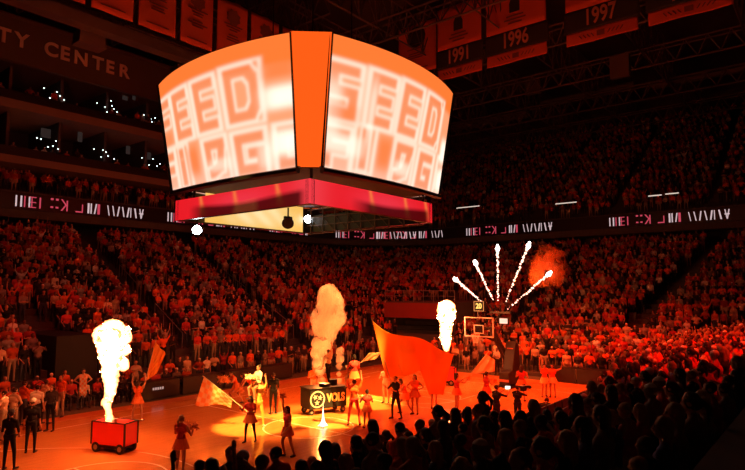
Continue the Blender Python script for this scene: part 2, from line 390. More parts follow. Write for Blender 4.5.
def figure_mesh(pname, voxel=.014, ratio=None, **look):
    key = (pname, voxel, ratio, tuple(sorted(look.items())))
    if key in FIG: return FIG[key]
    ps = pose(pname); S, out = skeleton(ps, look)
    b = MB(); n = 10 if voxel < .03 else 8
    for a, c, ra, rb, k in S:
        g = 1.0 if voxel < .03 else 1.06
        b.cap(a, c, ra*g, rb*g, n)
    me0 = b.mesh('f'); mods = [('REMESH', dict(mode='VOXEL', voxel_size=voxel)), ('SMOOTH', dict(factor=.5, iterations=3 if voxel < .03 else 1))]
    if ratio: mods.append(('DECIMATE', dict(ratio=ratio)))
    me = baked(me0, mods); bpy.data.meshes.remove(me0)
    dz = Vector((0,0,out['drop']))
    nv = len(me.vertices); co = np.empty(nv*3, 'f'); me.vertices.foreach_get('co', co); co = co.reshape(-1,3)
    A = np.array([list(s[0]) for s in S]); B = np.array([list(s[1]) for s in S]); RA = np.array([(s[2]+s[3])/2 for s in S])
    AB = B-A; L2 = (AB**2).sum(1)+1e-9
    t = np.clip(((co[:,None,:]-A)*AB).sum(2)/L2, 0, 1); dd = np.linalg.norm(co[:,None,:]-(A+t[:,:,None]*AB), axis=2)-RA
    near_ = dd.argmin(1)
    C = np.ones((nv,4),'f'); Sh = np.zeros(nv,'f')
    skin = np.array(PAL[look.get('tone','skin')]); hair = np.array(PAL[look.get('hair','hair')])
    Hinv = Matrix((out['H'](1,0,0)-out['head'], out['H'](0,1,0)-out['head'], out['H'](0,0,1)-out['head']))
    HM = np.array(Hinv); hl = (co-np.array(out['head'])) @ HM.T
    for i, s in enumerate(S):
        msk = near_ == i; k = s[4]
        if k == 'shirt': Sh[msk] = 1; C[msk,:3] = .3
        elif k == 'skin': C[msk,:3] = skin
        elif k == 'head':
            q = hl[msk]; c = np.tile(skin, (len(q),1))
            if look.get('cap'): hm = (q[:,2] > .055)
            else: hm = (q[:,1] < .045-.0) & (q[:,2] > -.055+q[:,1]*1.0) | (q[:,2] > .085)
            hm &= ~((abs(q[:,0]) > .075) & (q[:,2] < .03) & (q[:,1] > -.03))
            c[hm] = hair if not look.get('cap') else np.array(PAL[look['cap']])
            if voxel < .02:
                for sx in (-1,1):
                    e = np.linalg.norm(q-np.array([sx*.032,.09,.022]), axis=1) < .018; c[e] = (.03,.02,.02)
                mth = (abs(q[:,0]) < .026) & (abs(q[:,2]+.055) < .008) & (q[:,1] > .06); c[mth] = (.3,.06,.05)
            C[msk,:3] = c
        else: C[msk,:3] = PAL[k]
    a = me.color_attributes.new('Col', 'FLOAT_COLOR', 'POINT'); a.data.foreach_set('color', C.ravel())
    a = me.attributes.new('Shirt', 'FLOAT', 'POINT'); a.data.foreach_set('value', Sh)
    me.transform(Matrix.Translation(dz)); me.materials.clear(); me.materials.append(M_FIG)
    me.polygons.foreach_set('use_smooth', [True]*len(me.polygons))
    out['dz'] = dz
    FIG[key] = (me, out); return FIG[key]
def W3(out, v): return Vector(v)+out['dz']
HAIRM = {}
def hair_mesh(out, style):
    """cap of hair, with a ponytail or long fall, in the figure's frame"""
    H = out['H']; b = MB()
    b.cap(H(0,-.03,.05), H(0,-.012,.06), .092, .09)
    b.cap(H(0,-.05,.0), H(0,-.04,.04), .075, .085)
    if style == 'pony': b.cap(H(0,-.11,.05), H(0,-.19,-.02), .03, .036); b.cap(H(0,-.19,-.02), H(0,-.17,-.2), .036, .014)
    if style == 'long':
        for x in (-.05,0,.05): b.cap(H(x,-.06,0), H(x*1.2,-.07,-.2), .05, .035)
        for x in (-.075,.075): b.cap(H(x,-.02,.0), H(x,-.02,-.15), .03, .022)
    if style == 'bun': b.sph(H(0,-.08,.12), .045)
    me0 = b.mesh(); me = baked(me0, [('REMESH', dict(mode='VOXEL', voxel_size=.014)), ('SMOOTH', dict(factor=.5, iterations=2))]); bpy.data.meshes.remove(me0)
    me.transform(Matrix.Translation(out['dz']))
    me.polygons.foreach_set('use_smooth', [True]*len(me.polygons)); return me
def cap_mesh(out):
    H = out['H']; b = MB(); b.cap(H(0,-.01,.065), H(0,.0,.07), .098, .094)
    for i in range(7):
        t = -1+2*i/6; b.cap(H(t*.07,.06,.062), H(t*.055,.16-.03*t*t,.048), .012, .010, 6)
    me0 = b.mesh(); me = baked(me0, [('REMESH', dict(mode='VOXEL', voxel_size=.013))]); bpy.data.meshes.remove(me0)
    me.transform(Matrix.Translation(out['dz'])); me.polygons.foreach_set('use_smooth', [True]*len(me.polygons)); return me
def pom_mesh(c, r, seed=0):
    rnd = random.Random(seed); b = MB(); c = Vector(c); b.sph(c, r*.5, n=8)
    for i in range(70):
        d = Vector((rnd.gauss(0,1), rnd.gauss(0,1), rnd.gauss(0,1))).normalized()
        e = c+d*r*rnd.uniform(.8,1.15); s = d.orthogonal().normalized()*.018
        b.poly([c+d*r*.3-s, c+d*r*.3+s, e+s*.7, e-s*.7])
    return b.mesh()
def skirt_mesh(out, r1=.15, r2=.26, l=.3):
    b = MB(); n = 24; z = out['dz'].z
    for j in range(5):
        pass
    rings = []
    for j in range(6):
        t = j/5; r = r1+(r2-r1)*t; rings.append([b.bm.verts.new(((r*(1+.06*t*math.sin(i*6*2*PI/n*1.0)))*math.cos(2*PI*i/n)*1.05, (r*(1+.06*t*math.sin(i*PI)))*math.sin(2*PI*i/n)*.9, z+.1-l*t)) for i in range(n)])
    for a, c in zip(rings, rings[1:]):
        for i in range(n): b.bm.faces.new((a[i], a[(i+1)%n], c[(i+1)%n], c[i]))
    me0 = b.mesh(); return baked(me0, [('SOLIDIFY', dict(thickness=.012))])
def performer(loc, rz, pname, shirt, label, height=1.72, hairstyle=None, hairm='hair', skirt=None, poms=None, cap=None, group=None, name='person', **look):
    look.setdefault('fine', True)
    me, out = figure_mesh(pname, .0135, None, **look)
    o = link(name, me); o.location = loc; o.rotation_euler = (0,0,rz-PI/2)      # figures face local +y; rz is the heading
    s = height/1.75; o.scale = (s,s,s); o.color = (*PAL[shirt], 1)
    tag(o, label, 'person', group)
    if hairstyle: link('hair', hair_mesh(out, hairstyle), M[hairm], o)
    if cap: link('cap', cap_mesh(out), M[cap], o)
    if skirt: link('skirt', skirt_mesh(out), M[skirt], o)
    mw = Matrix.Translation(loc) @ Matrix.Rotation(rz-PI/2, 4, 'Z') @ Matrix.Scale(s, 4)
    hands = [mw @ W3(out, h) for h in out['hands']]
    return o, hands, (mw, out)
def heading_to(p, q): return math.atan2(q[1]-p[1], q[0]-p[0])
TOCAM = lambda p: heading_to(p, CAM)
def px(x, y, z=0): v = atp(x, y, 2, z); v.z = z; return v
def pompoms(hands, label, m='pom', r=.17, seed=0, n=2):
    for i, h in enumerate(hands[:n]):
        o = link('pompom', pom_mesh((0,0,0), r, seed+i), M[m]); o.location = h+Vector((0,0,.02))
        tag(o, label[i], 'pompom')

# ------------------------------------------------------------------ scoreboard
LET = dict(E=[((1,1),(0,1)),((0,1),(0,0)),((0,0),(1,0)),((0,.5),(.9,.5))], F=[((1,1),(0,1)),((0,1),(0,0)),((0,.5),(.9,.5))],
  D=[((0,0),(0,1)),((0,1),(.8,1)),((.8,1),(1,.8)),((1,.8),(1,.2)),((1,.2),(.8,0)),((.8,0),(0,0))],
  S=[((1,1),(0,1)),((0,1),(0,.5)),((0,.5),(1,.5)),((1,.5),(1,0)),((1,0),(0,0))],
  I=[((.5,0),(.5,.62)),((.5,.95),(.5,1))], J=[((0,.45),(0,1)),((0,1),(1,1)),((1,1),(.75,.2)),((.75,.2),(.1,0))],
  G=[((1,1),(0,1)),((0,1),(0,0)),((0,0),(1,0)),((1,0),(1,.5)),((1,.5),(.6,.5))], O=[((0,0),(0,1)),((0,1),(1,1)),((1,1),(1,0)),((1,0),(0,0))])
def screen_colors(U, V, letters, spots):
    base = np.zeros(U.shape+(3,)); top = np.array((1,.20,.035)); low = np.array((1,.36,.17))
    k = np.clip((.855-.05*U-V)/.05, 0, 1)[...,None]; base[:] = top*(1-k)+low*k
    k2 = np.clip((.30-V)/.3, 0, 1)[...,None]; base = base*(1-k2)+np.array((1,.48,.32))*k2
    glow = np.zeros(U.shape); ins = np.zeros(U.shape)
    for ch, x0, x1, y0, y1 in letters:
        d = np.full(U.shape, 9.)
        for (ax, ay), (bx, by) in LET[ch]:
            ax, bx = x0+ax*(x1-x0), x0+bx*(x1-x0); ay, by = y0+ay*(y1-y0), y0+by*(y1-y0)
            px_, py_ = (U-ax)*1.6, (V-ay); dx, dy = (bx-ax)*1.6, by-ay; t = np.clip((px_*dx+py_*dy)/(dx*dx+dy*dy+1e-9), 0, 1)
            d = np.minimum(d, np.maximum(abs(px_-t*dx), abs(py_-t*dy)))
        r = .044
        ins = np.maximum(ins, np.clip((r-d)/.03+.3, 0, 1)); glow = np.maximum(glow, np.exp(-((d-r-.008)/.010)**2)*.85)
        bx_ = np.maximum(abs(U-(x0+x1)/2)-(x1-x0)/2-.045, (abs(V-(y0+y1)/2)-(y1-y0)/2-.065))
        glow = np.maximum(glow, np.exp(-(bx_/.013)**2)*.72)
    c = base*(1-.62*ins[...,None])+np.array((1,.27,.10))*.55*ins[...,None]
    c = c*(1-glow[...,None])+np.array((1.25,.98,.8))*glow[...,None]
    for su, sv, ru, rv, w in spots:
        g = np.exp(-((U-su)/ru)**4-((V-sv)/rv)**4)[...,None]*abs(w); c = c*(1-g)+np.array((1.4,1.15,.95) if w > 0 else (1,.20,.04))*g
    for it in range(2):
        p = np.pad(c, ((1,1),(1,1),(0,0)), 'edge'); c = (p[1:-1,:-2]+2*p[1:-1,1:-1]+p[1:-1,2:])/4
        p = np.pad(c, ((1,1),(1,1),(0,0)), 'edge'); c = (p[:-2,1:-1]+2*p[1:-1,1:-1]+p[2:,1:-1])/4
    return c
def curved_screen(name, mat_, parent, corner, colors, nu=150, nv=96, thick=.14):
    """corner(u, v) -> point on the face; a thin box of that shape with the picture on its front"""
    us = np.linspace(0,1,nu); vs = np.linspace(0,1,nv); V = [corner(u, v) for v in vs for u in us]
    F = [(j*nu+i, j*nu+i+1, (j+1)*nu+i+1, (j+1)*nu+i) for j in range(nv-1) for i in range(nu-1)]
    me = bpy.data.meshes.new(name); me.from_pydata([tuple(p) for p in V], [], F); me.update()
    UU, VV = np.meshgrid(us, vs); c = colors(UU, VV).reshape(-1,3); c4 = np.ones((len(c),4),'f'); c4[:,:3] = c
    a = me.color_attributes.new('Col','FLOAT_COLOR','POINT'); a.data.foreach_set('color', c4.ravel())
    return link(name, me, mat_, parent)
sb = empty('center_hung_scoreboard', (0,0,0)); tag(sb, 'huge four-sided scoreboard with orange screens hung above the court', 'scoreboard')
M['screen'] = emit_attr('led_screen_picture', 1.05)
M['cornerled'] = emit('led_corner_orange', (1,.105,.008), 1.1)
ZB, ZT = 9.68, 14.2
def fcorner(side, grow=0.0):
    def f(u, v):
        R = 3.9+(4.35-3.9)*v-grow; half_l = (3.9+(4.45-3.9)*v)*(1.09 if side == 0 else 1.0); near_ = (3.27+.1*v) if side != 1 else 3.4+.08*v
        # u=0 is the left end as seen from outside
        a, b = {0: (half_l, -near_), 1: (-near_, half_l), 2: (-half_l, near_), 3: (near_, -half_l)}[side]
        if side in (2,3): a, b = {2: (-near_, near_), 3: (near_, -near_)}[side]
        t = a+(b-a)*u; bul = (.25+.45*v)*(1-(2*u-1)**2)
        z = ZB+(ZT-ZB)*v
        return {0: (-R-bul, t, z), 1: (t, -R-bul, z), 2: (R+bul, t, z), 3: (t, R+bul, z)}[side]
    return f
LL = [('F',-.06,.09,.45,.78),('E',.185,.29,.45,.78),('E',.405,.515,.45,.78),('D',.64,.79,.45,.79),('F',-.06,.06,.06,.30),('I',.14,.20,.05,.30),('J',.42,.53,.06,.29),('G',.65,.79,.04,.28),('O',.92,1.08,.04,.28)]
LRt = [('S',.03,.14,.43,.76),('E',.26,.37,.44,.77),('E',.48,.59,.44,.78),('D',.71,.83,.44,.78),('F',.02,.12,.05,.27),('I',.22,.27,.08,.32),('J',.50,.60,.05,.29),('G',.72,.82,.04,.28),('O',.95,1.1,.04,.28)]
scL = curved_screen('video_screen', M['screen'], sb, fcorner(0), lambda U, V: screen_colors(U, V, LL, [(.95,.54,.12,.09,.9),(.95,.2,.09,.1,.9),(.5,.12,.09,.05,.4),(.93,.74,.09,.06,-.8),(.82,.12,.05,.1,.4),(.285,.2,.05,.13,-.85),(.05,.46,.06,.06,-.5)]))
scR = curved_screen('video_screen', M['screen'], sb, fcorner(1), lambda U, V: screen_colors(U, V, LRt, [(.0,.45,.08,.22,.6),(.08,.2,.16,.08,.6),(.97,.4,.05,.12,.9),(.98,.12,.06,.12,.9),(.55,.12,.07,.06,.5),(.26,.5,.02,.25,.5),(.39,.2,.055,.14,-.85),(.09,.44,.09,.07,-.6)]))
for sd in (2,3): curved_screen('video_screen', M['screen'], sb, fcorner(sd), lambda U, V: screen_colors(U, V, LL, [(.93,.52,.14,.07,.9)]), 60, 40)
body = MB()                                        # the dark case inside the screens
cs = []
for v, g in ((0,.12),(1,.12)):
    ring = []
    for sd, rev in ((0,0),(1,0),(2,1),(3,1)):
        f = fcorner(sd, g)
        for u in [0,.25,.5,.75,1]:
            x, y, z = f(1-u if rev else u, v); ring.append(body.bm.verts.new((x*.985, y*.985, z)))
    cs.append(ring)
# order counter-clockwise
def ang(v): return math.atan2(v.co.y, v.co.x)
cs = [sorted(r, key=ang) for r in cs]
n = len(cs[0])
for i in range(n): body.bm.faces.new((cs[0][i], cs[0][(i+1)%n], cs[1][(i+1)%n], cs[1][i]))
body.bm.faces.new(cs[1]); body.bm.faces.new(cs[0][::-1])
body.build('case', M['black'], sb)
for sd in (0,1,2,3):                               # thin black frames at the ends and along the bottom of each screen
    f = fcorner(sd); fr = MB()
    for u in (0,1): fr.tube([f(u,0), f(u,1)], .09, 6)
    pts = [f(u/8,0) for u in range(9)]; fr.tube([(p[0]*1.0,p[1]*1.0,p[2]-.1) for p in pts], .12, 6)
    fr.build('screen_frame', M['blackm'], sb)
def corner_panel(sx, sy):
    b = MB(); lo = 3.33; hi = 3.42
    q = .1 if (sx, sy) == (-1,-1) else 0; P = [(sx*3.98,sy*lo,ZB+.02),(sx*(lo+q),sy*3.98,ZB+.02),(sx*(hi+q),sy*4.43,ZT),(sx*4.43,sy*hi,ZT)]
    b.prism(P, (-sx*.12,-sy*.12,0)); return b.build('corner_screen', M['cornerled'], sb)
for sx, sy in ((-1,-1),(1,-1),(-1,1),(1,1)): corner_panel(sx, sy)
# ring of ribbon screens under it
M['ringled'] = emit_attr('led_ring_picture', .95)
RZ0, RZ1, RG = 8.42, 9.26, 3.8
def ringcol(left):
    def f(U, V):
        c = np.zeros(U.shape+(3,)); c[:] = (.86,.012,.02)
        g = np.exp(-((U-.55)/.25)**2-((V-.55)/.5)**2)[...,None]; c = c*(1-.5*g)+np.array((.95,.06,.10))*.5*g
        e = np.exp(-((U-(.0 if not left else 1.0))/.12)**2)[...,None]; c = c*(1-.4*e)+np.array((1,.10,.13))*.4*e
        for u0 in ((.22,.49,.79) if left else (.43,.73,.93)):
            w = .012+.02*(1-V)**2; h = np.exp(-((U-u0-.03*(1-V))/w)**2)*np.clip(1.2*V+.1,0,1)
            c = c*(1-h[...,None]*.8)+np.array((1,.22,.05))*.8*h[...,None]
        dk = np.clip((.60+.08*np.sin(U*7+1)-V)/.22, 0, 1)*(np.clip((U-.12)/.12,0,1) if left else np.clip((U-.28)/.15,0,1))*np.clip((.98-U)/.05,0,1)
        return c*(1-.88*dk[...,None])
    return f
X0, X1, Y0, Y1 = -3.8, 3.56, -3.75, 4.12
ring = MB()
for x, d in ((X0,1),(X1,-1)): ring.span((x+d*.06,Y0,RZ0),(x+d*.22,Y1,RZ1))
for y, d in ((Y0,1),(Y1,-1)): ring.span((X0,y+d*.06,RZ0),(X1,y+d*.22,RZ1))
ring.build('ring_frame', M['blackm'], sb)
curved_screen('ribbon_screen', M['ringled'], sb, lambda u, v: (X0, Y1+(Y0-Y1)*u, RZ0+.0+(RZ1-RZ0)*v), ringcol(True), 120, 24)
curved_screen('ribbon_screen', M['ringled'], sb, lambda u, v: (X0+(X1-X0)*u, Y0, RZ0+.0+(RZ1-RZ0)*v), ringcol(False), 120, 24)
curved_screen('ribbon_screen', M['ringled'], sb, lambda u, v: (X1, Y0+(Y1-Y0)*u, RZ0+.0+(RZ1-RZ0)*v), ringcol(False), 60, 10)
curved_screen('ribbon_screen', M['ringled'], sb, lambda u, v: (X1+(X0-X1)*u, Y1, RZ0+.0+(RZ1-RZ0)*v), ringcol(False), 60, 10)
def innercol(U, V):
    c = np.zeros(U.shape+(3,)); c[:] = (1,.56,.12)
    g = np.exp(-((U-.5)/.3)**4-((V-.5)/.45)**4)[...,None]*(.75+.25*np.sin(U*31+V*9)[...,None]); c = c*(1-.7*g)+np.array((1.1,.95,.55))*.7*g
    return c
M['innerled'] = emit_attr('led_belly_picture', .95)
curved_screen('belly_screen', M['innerled'], sb, lambda u, v: (-2.75+5.75*u, RG-.24-.0*v, 8.42+1.26*v), innercol, 60, 20)
b = MB()
for i in range(9): b.span((RG-.5,-3.3+i*.82-.02,8.3),(RG-.56,-3.3+i*.82+.02,9.6))
for z in (8.34,8.75,9.15,9.55): b.span((RG-.5,-3.5,z-.02),(RG-.56,3.5,z+.02))
for i in range(8): b.bar((RG-.53,-3.3+i*.82,8.35),(RG-.53,-3.3+(i+1)*.82,9.15),.018)
b.build('unlit_belly_truss', M['truss'], sb)
b = MB()                                           # hangers between case and ring, hoist cables to the roof
for sx in (-1,1):
    for sy in (-1,1):
        b.bar((sx*3.4,sy*3.4,9.2),(sx*3.4,sy*3.4,9.75),.06); b.bar((sx*1.2,sy*1.2,14.2),(sx*1.2,sy*1.2,30),.03)
b.bar((0,0,14.3),(0,0,15.2),.8,.5,12); b.build('hoist_rig', M['blackm'], sb)
def rig_light(P, name, label, lit=True, size=.2, aim=None, drop=.6):
    P = Vector(P); r = empty(name, P); tag(r, label, 'spotlight')
    b = MB(); b.bar((0,0,drop),(0,0,.22),.035); b.span((-.2,-.05,.18),(.2,.05,.24)); b.span((-.22,-.04,-.05),(-.18,.04,.22)); b.span((.18,-.04,-.05),(.22,.04,.22)); b.build('yoke', M['blackm'], r)
    d = (Vector(aim)-P).normalized() if aim is not None else Vector((-.5,-.5,-.4)).normalized()
    q = MB(); q.bar(-d*.2, d*.16, size*.75, size, 16); q.build('lamp_head', M['blackm'], r)
    if lit: q = MB(); q.bar(d*.16, d*.175, size*.9, n=20); q.build('lens', M['lens'], r)
    return r
rig_light(atp(197,230,1,3.6), 'moving_head_light', 'white spotlight glaring below the scoreboard, lower and further from the yellow screen corner', aim=CAM, size=.21, drop=.5)
rig_light(atp(308,219,0,3.3), 'moving_head_light', 'white spotlight glaring below the scoreboard beside the dark truss', aim=CAM, size=.21, drop=.5)
rig_light(atp(288,222,1,1.2), 'moving_head_light', 'unlit black spotlight hanging in front of the yellow belly screen', lit=False, size=.26, drop=.62)

# ------------------------------------------------------------------ roof: trusses, catwalks, banners
def truss(p0, p1, h, r=.09, bay=2.2, rd=None):
    p0 = Vector(p0); p1 = Vector(p1); L_ = (p1-p0).length; n = max(2, int(L_/bay)); b = MB(); up = Vector((0,0,h))
    side = (p1-p0).cross(Vector((0,0,1))).normalized()*.5
    b.bar(p0, p1, r, n=4); b.bar(p0+up+side, p1+up+side, r, n=4); b.bar(p0+up-side, p1+up-side, r, n=4)
    for i in range(n):
        a = p0.lerp(p1, i/n); c = p0.lerp(p1, (i+.5)/n); e = p0.lerp(p1, (i+1)/n)
        b.bar(a, c+up+side, r*.55, n=4); b.bar(c+up+side, e, r*.55, n=4); b.bar(a, c+up-side, r*.55, n=4); b.bar(c+up-side, e, r*.55, n=4)
    return b
k = 0
for i, y in enumerate((-20,-12,-4,4,12,20,28)):
    o = truss((6,y,27.5),(72,y,24.5+3),3.6).build('roof_truss', M['truss']); tag(o, 'steel roof truss running lengthwise overhead, one of the parallel red-lit trusses', 'truss', 'lengthwise roof trusses')
for i, x in enumerate((20,30,40,50,60)):
    o = truss((x,-30,26.4),(x,42,26.4),1.6,.10,1.8).build('roof_truss', M['truss']); tag(o, 'low cross truss of red-lit steel behind the dated banners', 'truss', 'cross trusses behind the banners')
for x in (-8, 0, 8, 16):
    o = truss((x,14,28),(x,50,28),3.2,.09).build('roof_truss', M['truss']); tag(o, 'cross truss above the far suites with dark roof behind', 'truss', 'cross trusses above the suites')
o = MB().span((-14,16.7,21.2),(20,17.6,21.4)).span((-14,16.7,21.4),(20,16.75,21.9)).build('catwalk', M['duct']); tag(o, 'narrow catwalk under the row of undated banners', 'catwalk')
b = truss((-14,18.6,21.9),(20,18.6,21.9),1.0,.05,1.3); b.build('catwalk_truss', M['truss'], o)
for (x, y, w) in ((atp(90,26,1,18.4).x,18.4,1.6),(atp(181,53,1,18.6).x,18.6,1.0)):
    o = MB().box((x,y,21.0),(w,1.0,.7)).box((x,y,20.65),(w*1.06,1.1,.1)).box((x,y,21.5),(w*.4,.4,.4)).build('air_duct_box', M['duct'], bevel=.02)
    tag(o, 'boxy air unit hung under the catwalk, ' + ('left of the scoreboard top' if w < 1.5 else 'above the sign wall lettering'), 'duct')
for Y, z, w in ((18,28.1,1.1),(5,29,.8),(-8,28.4,1.0),(-21,28,1.2)):
    o = MB().bar((52,Y-5,z),(52,Y+6,z),w*.5,n=16).build('air_duct', M['duct']); 
    for q in range(5): MB().bar((52,Y-4.6+q*2.4,z),(52,Y-4.5+q*2.4,z),w*.56,n=16).build('duct_joint_ring', M['duct'], o)
    tag(o, 'round air duct high beyond the cross trusses', 'duct', 'round ducts beyond the trusses')
o = MB().box(atp(620,67,0,34), (.5,1.6,1.9)).build('speaker_box', M['duct']); tag(o, 'square hanging box behind the 1997 banner', 'speaker')
o = MB().box(atp(534,86,0,44), (.5,1.7,1.9)).build('speaker_box', M['duct']); tag(o, 'square hanging box below the 1996 banner', 'speaker')

def wavy(nu, nv, f, thick=.03):
    V = []; 
    for j in range(nv):
        for i in range(nu): V.append(tuple(f(i/(nu-1), j/(nv-1))))
    F = [(j*nu+i, j*nu+i+1, (j+1)*nu+i+1, (j+1)*nu+i) for j in range(nv-1) for i in range(nu-1)]
    me = bpy.data.meshes.new('w'); me.from_pydata(V, [], F); me.update()
    m2 = baked(me, [('SOLIDIFY', dict(thickness=thick, offset=0))]); bpy.data.meshes.remove(me)
    m2.polygons.foreach_set('use_smooth', [True]*len(m2.polygons)); return m2
XB = 26.0
for y0, y1, yr, lab in ((10.05,5.62,'1991','orange championship banner nearest the scoreboard, its dark band reading 1991'), (5.12,-.12,'1996','middle one of the dated orange banners, its charcoal band reading 1996'),
                    (-1.72,-6.9,'1997','orange banner further out than its two dated neighbours, reading 1997'), (-7.6,-12.8,'1998','orange banner near the roof edge, its date mostly cut off above')):
    r = empty('championship_banner', (XB,(y0+y1)/2,24.2)); tag(r, lab, 'banner'); w = abs(y0-y1)
    ph = RNG.uniform(0,6)
    def cl(z0, z1, dx=0, ww=w):
        return wavy(24, 8, lambda u, v: (dx+.05*math.sin(u*9+ph)*(1-v*.5), (.5-u)*ww, z0+(z1-z0)*v), .03)
    link('lower_strip', cl(0,1.0), M['banner'], r); link('date_band', cl(1.0,2.75,.0,w*1.06), M['banner_dark'], r); link('upper_cloth', cl(2.75,6.6), M['banner'], r)
    t = text_mesh(yr, 1.75, .02, .035, .68); t.transform(frame_matrix((-.14,0,1.86), (0,-1,0), (0,0,1))); link('date', t, M['digit'], r)
    e = MB(); e.prism([(-.1,.45,4.2),(-.1,-.45,4.2),(-.1,-.45,5.0),(-.1,-.3,5.35),(-.1,.3,5.35),(-.1,.45,5.0)], (-.03,0,0))
    e.build('emblem', M['banner_dark'], r)
    e = MB()
    for q, ww in ((3.85,1.5),(3.55,1.9),(3.25,1.2)): e.span((-.1,-ww/2,q),(-.08,ww/2,q+.12))
    e.build('print', M['banner_print'], r)
    e = MB(); e.span((-.1,-.28,.3),(-.08,.28,.7))
    for s in (-1,1):
        for q in range(4): e.bar((-.09,s*(.5+q*.3),.35),(-.09,s*(.7+q*.3),.62),.04,n=4)
    e.build('ornament', M['banner_print'], r)
    MB().bar((0,-w/2-.1,6.65),(0,w/2+.1,6.65),.05).build('hanging_pole', M['blackm'], r)
# tall banner between the scoreboard and 1991
def plain_banner(c, w, h, xdir, label, seed, group=None, dark=False):
    r = empty('retired_banner', c); tag(r, label, 'banner', group); X = Vector(xdir); N = X.cross(Vector((0,0,1)))
    me = wavy(20, 12, lambda u, v: X*((u-.5)*w)+Vector((0,0,h*v))+N*(.04*math.sin(u*8+seed)), .03); link('cloth', me, M['banner'], r)
    F = frame_matrix((0,0,0), X, (0,0,1)); o_ = N*.09
    e = MB(); rnd = random.Random(seed)
    for q in range(7):
        ww = rnd.uniform(.25,.62)*w; z = h*(.30+.045*q)
        if q == 3: continue
        p = o_+Vector((0,0,z)); e.prism([p-X*ww/2, p+X*ww/2, p+X*ww/2+Vector((0,0,.09)), p-X*ww/2+Vector((0,0,.09))], N*.02)
    p = o_+Vector((0,0,h*.08)); e.prism([p-X*w*.3, p+X*w*.3, p+X*w*.3+Vector((0,0,.07)), p-X*w*.3+Vector((0,0,.07))], N*.02)
    e.build('print', M['banner_print'], r)
    e = MB(); zc = h*.72; pts = []
    for q in range(16):
        a = 2*PI*q/16; rr = w*.24*(1 if dark else (1 if q % 2 else .8)); pts.append(o_+Vector((0,0,zc+rr*math.sin(a)))+X*rr*math.cos(a))
    e.prism(pts, N*.02); e.build('emblem', M['banner_dark'] if dark else M['banner_print'], r)
    e = MB(); e.bar(-X*w/2+Vector((0,0,h)), X*w/2+Vector((0,0,h)), .05); e.build('hanging_pole', M['blackm'], r)
plain_banner((27,13.0,26.0), 4.3, 4.9, (0,-1,0), 'orange banner with round dark emblem, left of the 1991 banner', 3, dark=True)
for i, (x0, x1, lb) in enumerate(((-5.3,-2.6,'orange banner hanging left of all others over the catwalk'),(-2.25,.3,'undated orange banner over the far stand, first in the row by the frame edge'),(.65,3.25,'undated orange banner second from the outer end of its row'),
                  (3.6,6.15,'undated orange banner third from the outer end of its row'),(6.5,9.2,'undated orange banner fourth from the outer end, above the left screen'),
                  (9.55,12.3,'undated orange banner fifth in its row, just left of the corner screen'),(12.7,15.6,'undated orange banner sixth in its row, half hidden by the scoreboard'))):
    plain_banner(((x0+x1)/2,16,22.05), x1-x0, 4.3, (1,0,0), lb, i+5)

# ------------------------------------------------------------------ suites on the far side
YF = YO+LY+OUT                                       # fascia plane, about 33
def bandbox(z0, z1, y0, y1, nm, m): return struct(MB().span((-30,y0,z0),(20.4,y1,z1)).build(nm, m))
bandbox(15.55,16.15,YF+.2,YF+8,'wall_suite_beam_lower',M['beam']); bandbox(19.95,20.65,YF+.2,YF+8,'wall_suite_beam_upper',M['beam'])
bandbox(13.0,13.2,YF,YF+8,'floor_club_seats',M['concrete']); bandbox(13.2,34,YF+8,YF+8.3,'wall_suites_back',M['signwall'])
bandbox(23.7,27.2,YF+.2,YF+.6,'wall_sign',M['signwall'])
bandbox(27.2,27.5,YF+.1,YF+6,'trim_sign_top',M['duct'])
dv = MB()
for i in range(13):
    x = -28+i*4.0
    for z0, z1 in ((16.15,19.95),(20.65,23.7)): dv.span((x-.12,YF+1.6,z0),(x+.12,YF+8,z1))
struct(dv.build('wall_suite_partitions', M['signwall']))
struct(MB().span((20.4,YF-1,13.3),(21,YF+8,34)).build('wall_suite_end', M['signwall']))
for z, lab in ((16.15,'lower'),(20.65,'upper')):
    o = MB().span((-30,YF+.35,z),(20.4,YF+.45,z+.75)).build('suite_parapet', M['led_off']); tag(o, 'dark parapet along the front of the %s suite row' % lab, 'railing')
SIGN = 'THOMPSON-BOLING ARENA AT FOOD CITY CENTER'
# only the end of the wording is in view
tx = empty('wall_lettering', (0,YF+.2,25.2)); tag(tx, 'large pale capital letters reading CITY CENTER on the upper wall', 'sign')
for ch, x, y in (('C',51.5,49),('E',65,54),('N',81,59.5),('T',98,64),('E',110,66.5),('R',124,70.5),('Y',22,38),('T',4,33),('I',-8,30),('C',-22,26)):
    me = text_mesh(ch, 1.62, .05, .04); me.transform(frame_matrix((atp(x, y, 1, YF+.13).x,-.06,.32), (1,0,0), (0,0,1))); link('letter', me, M['letter'], tx)
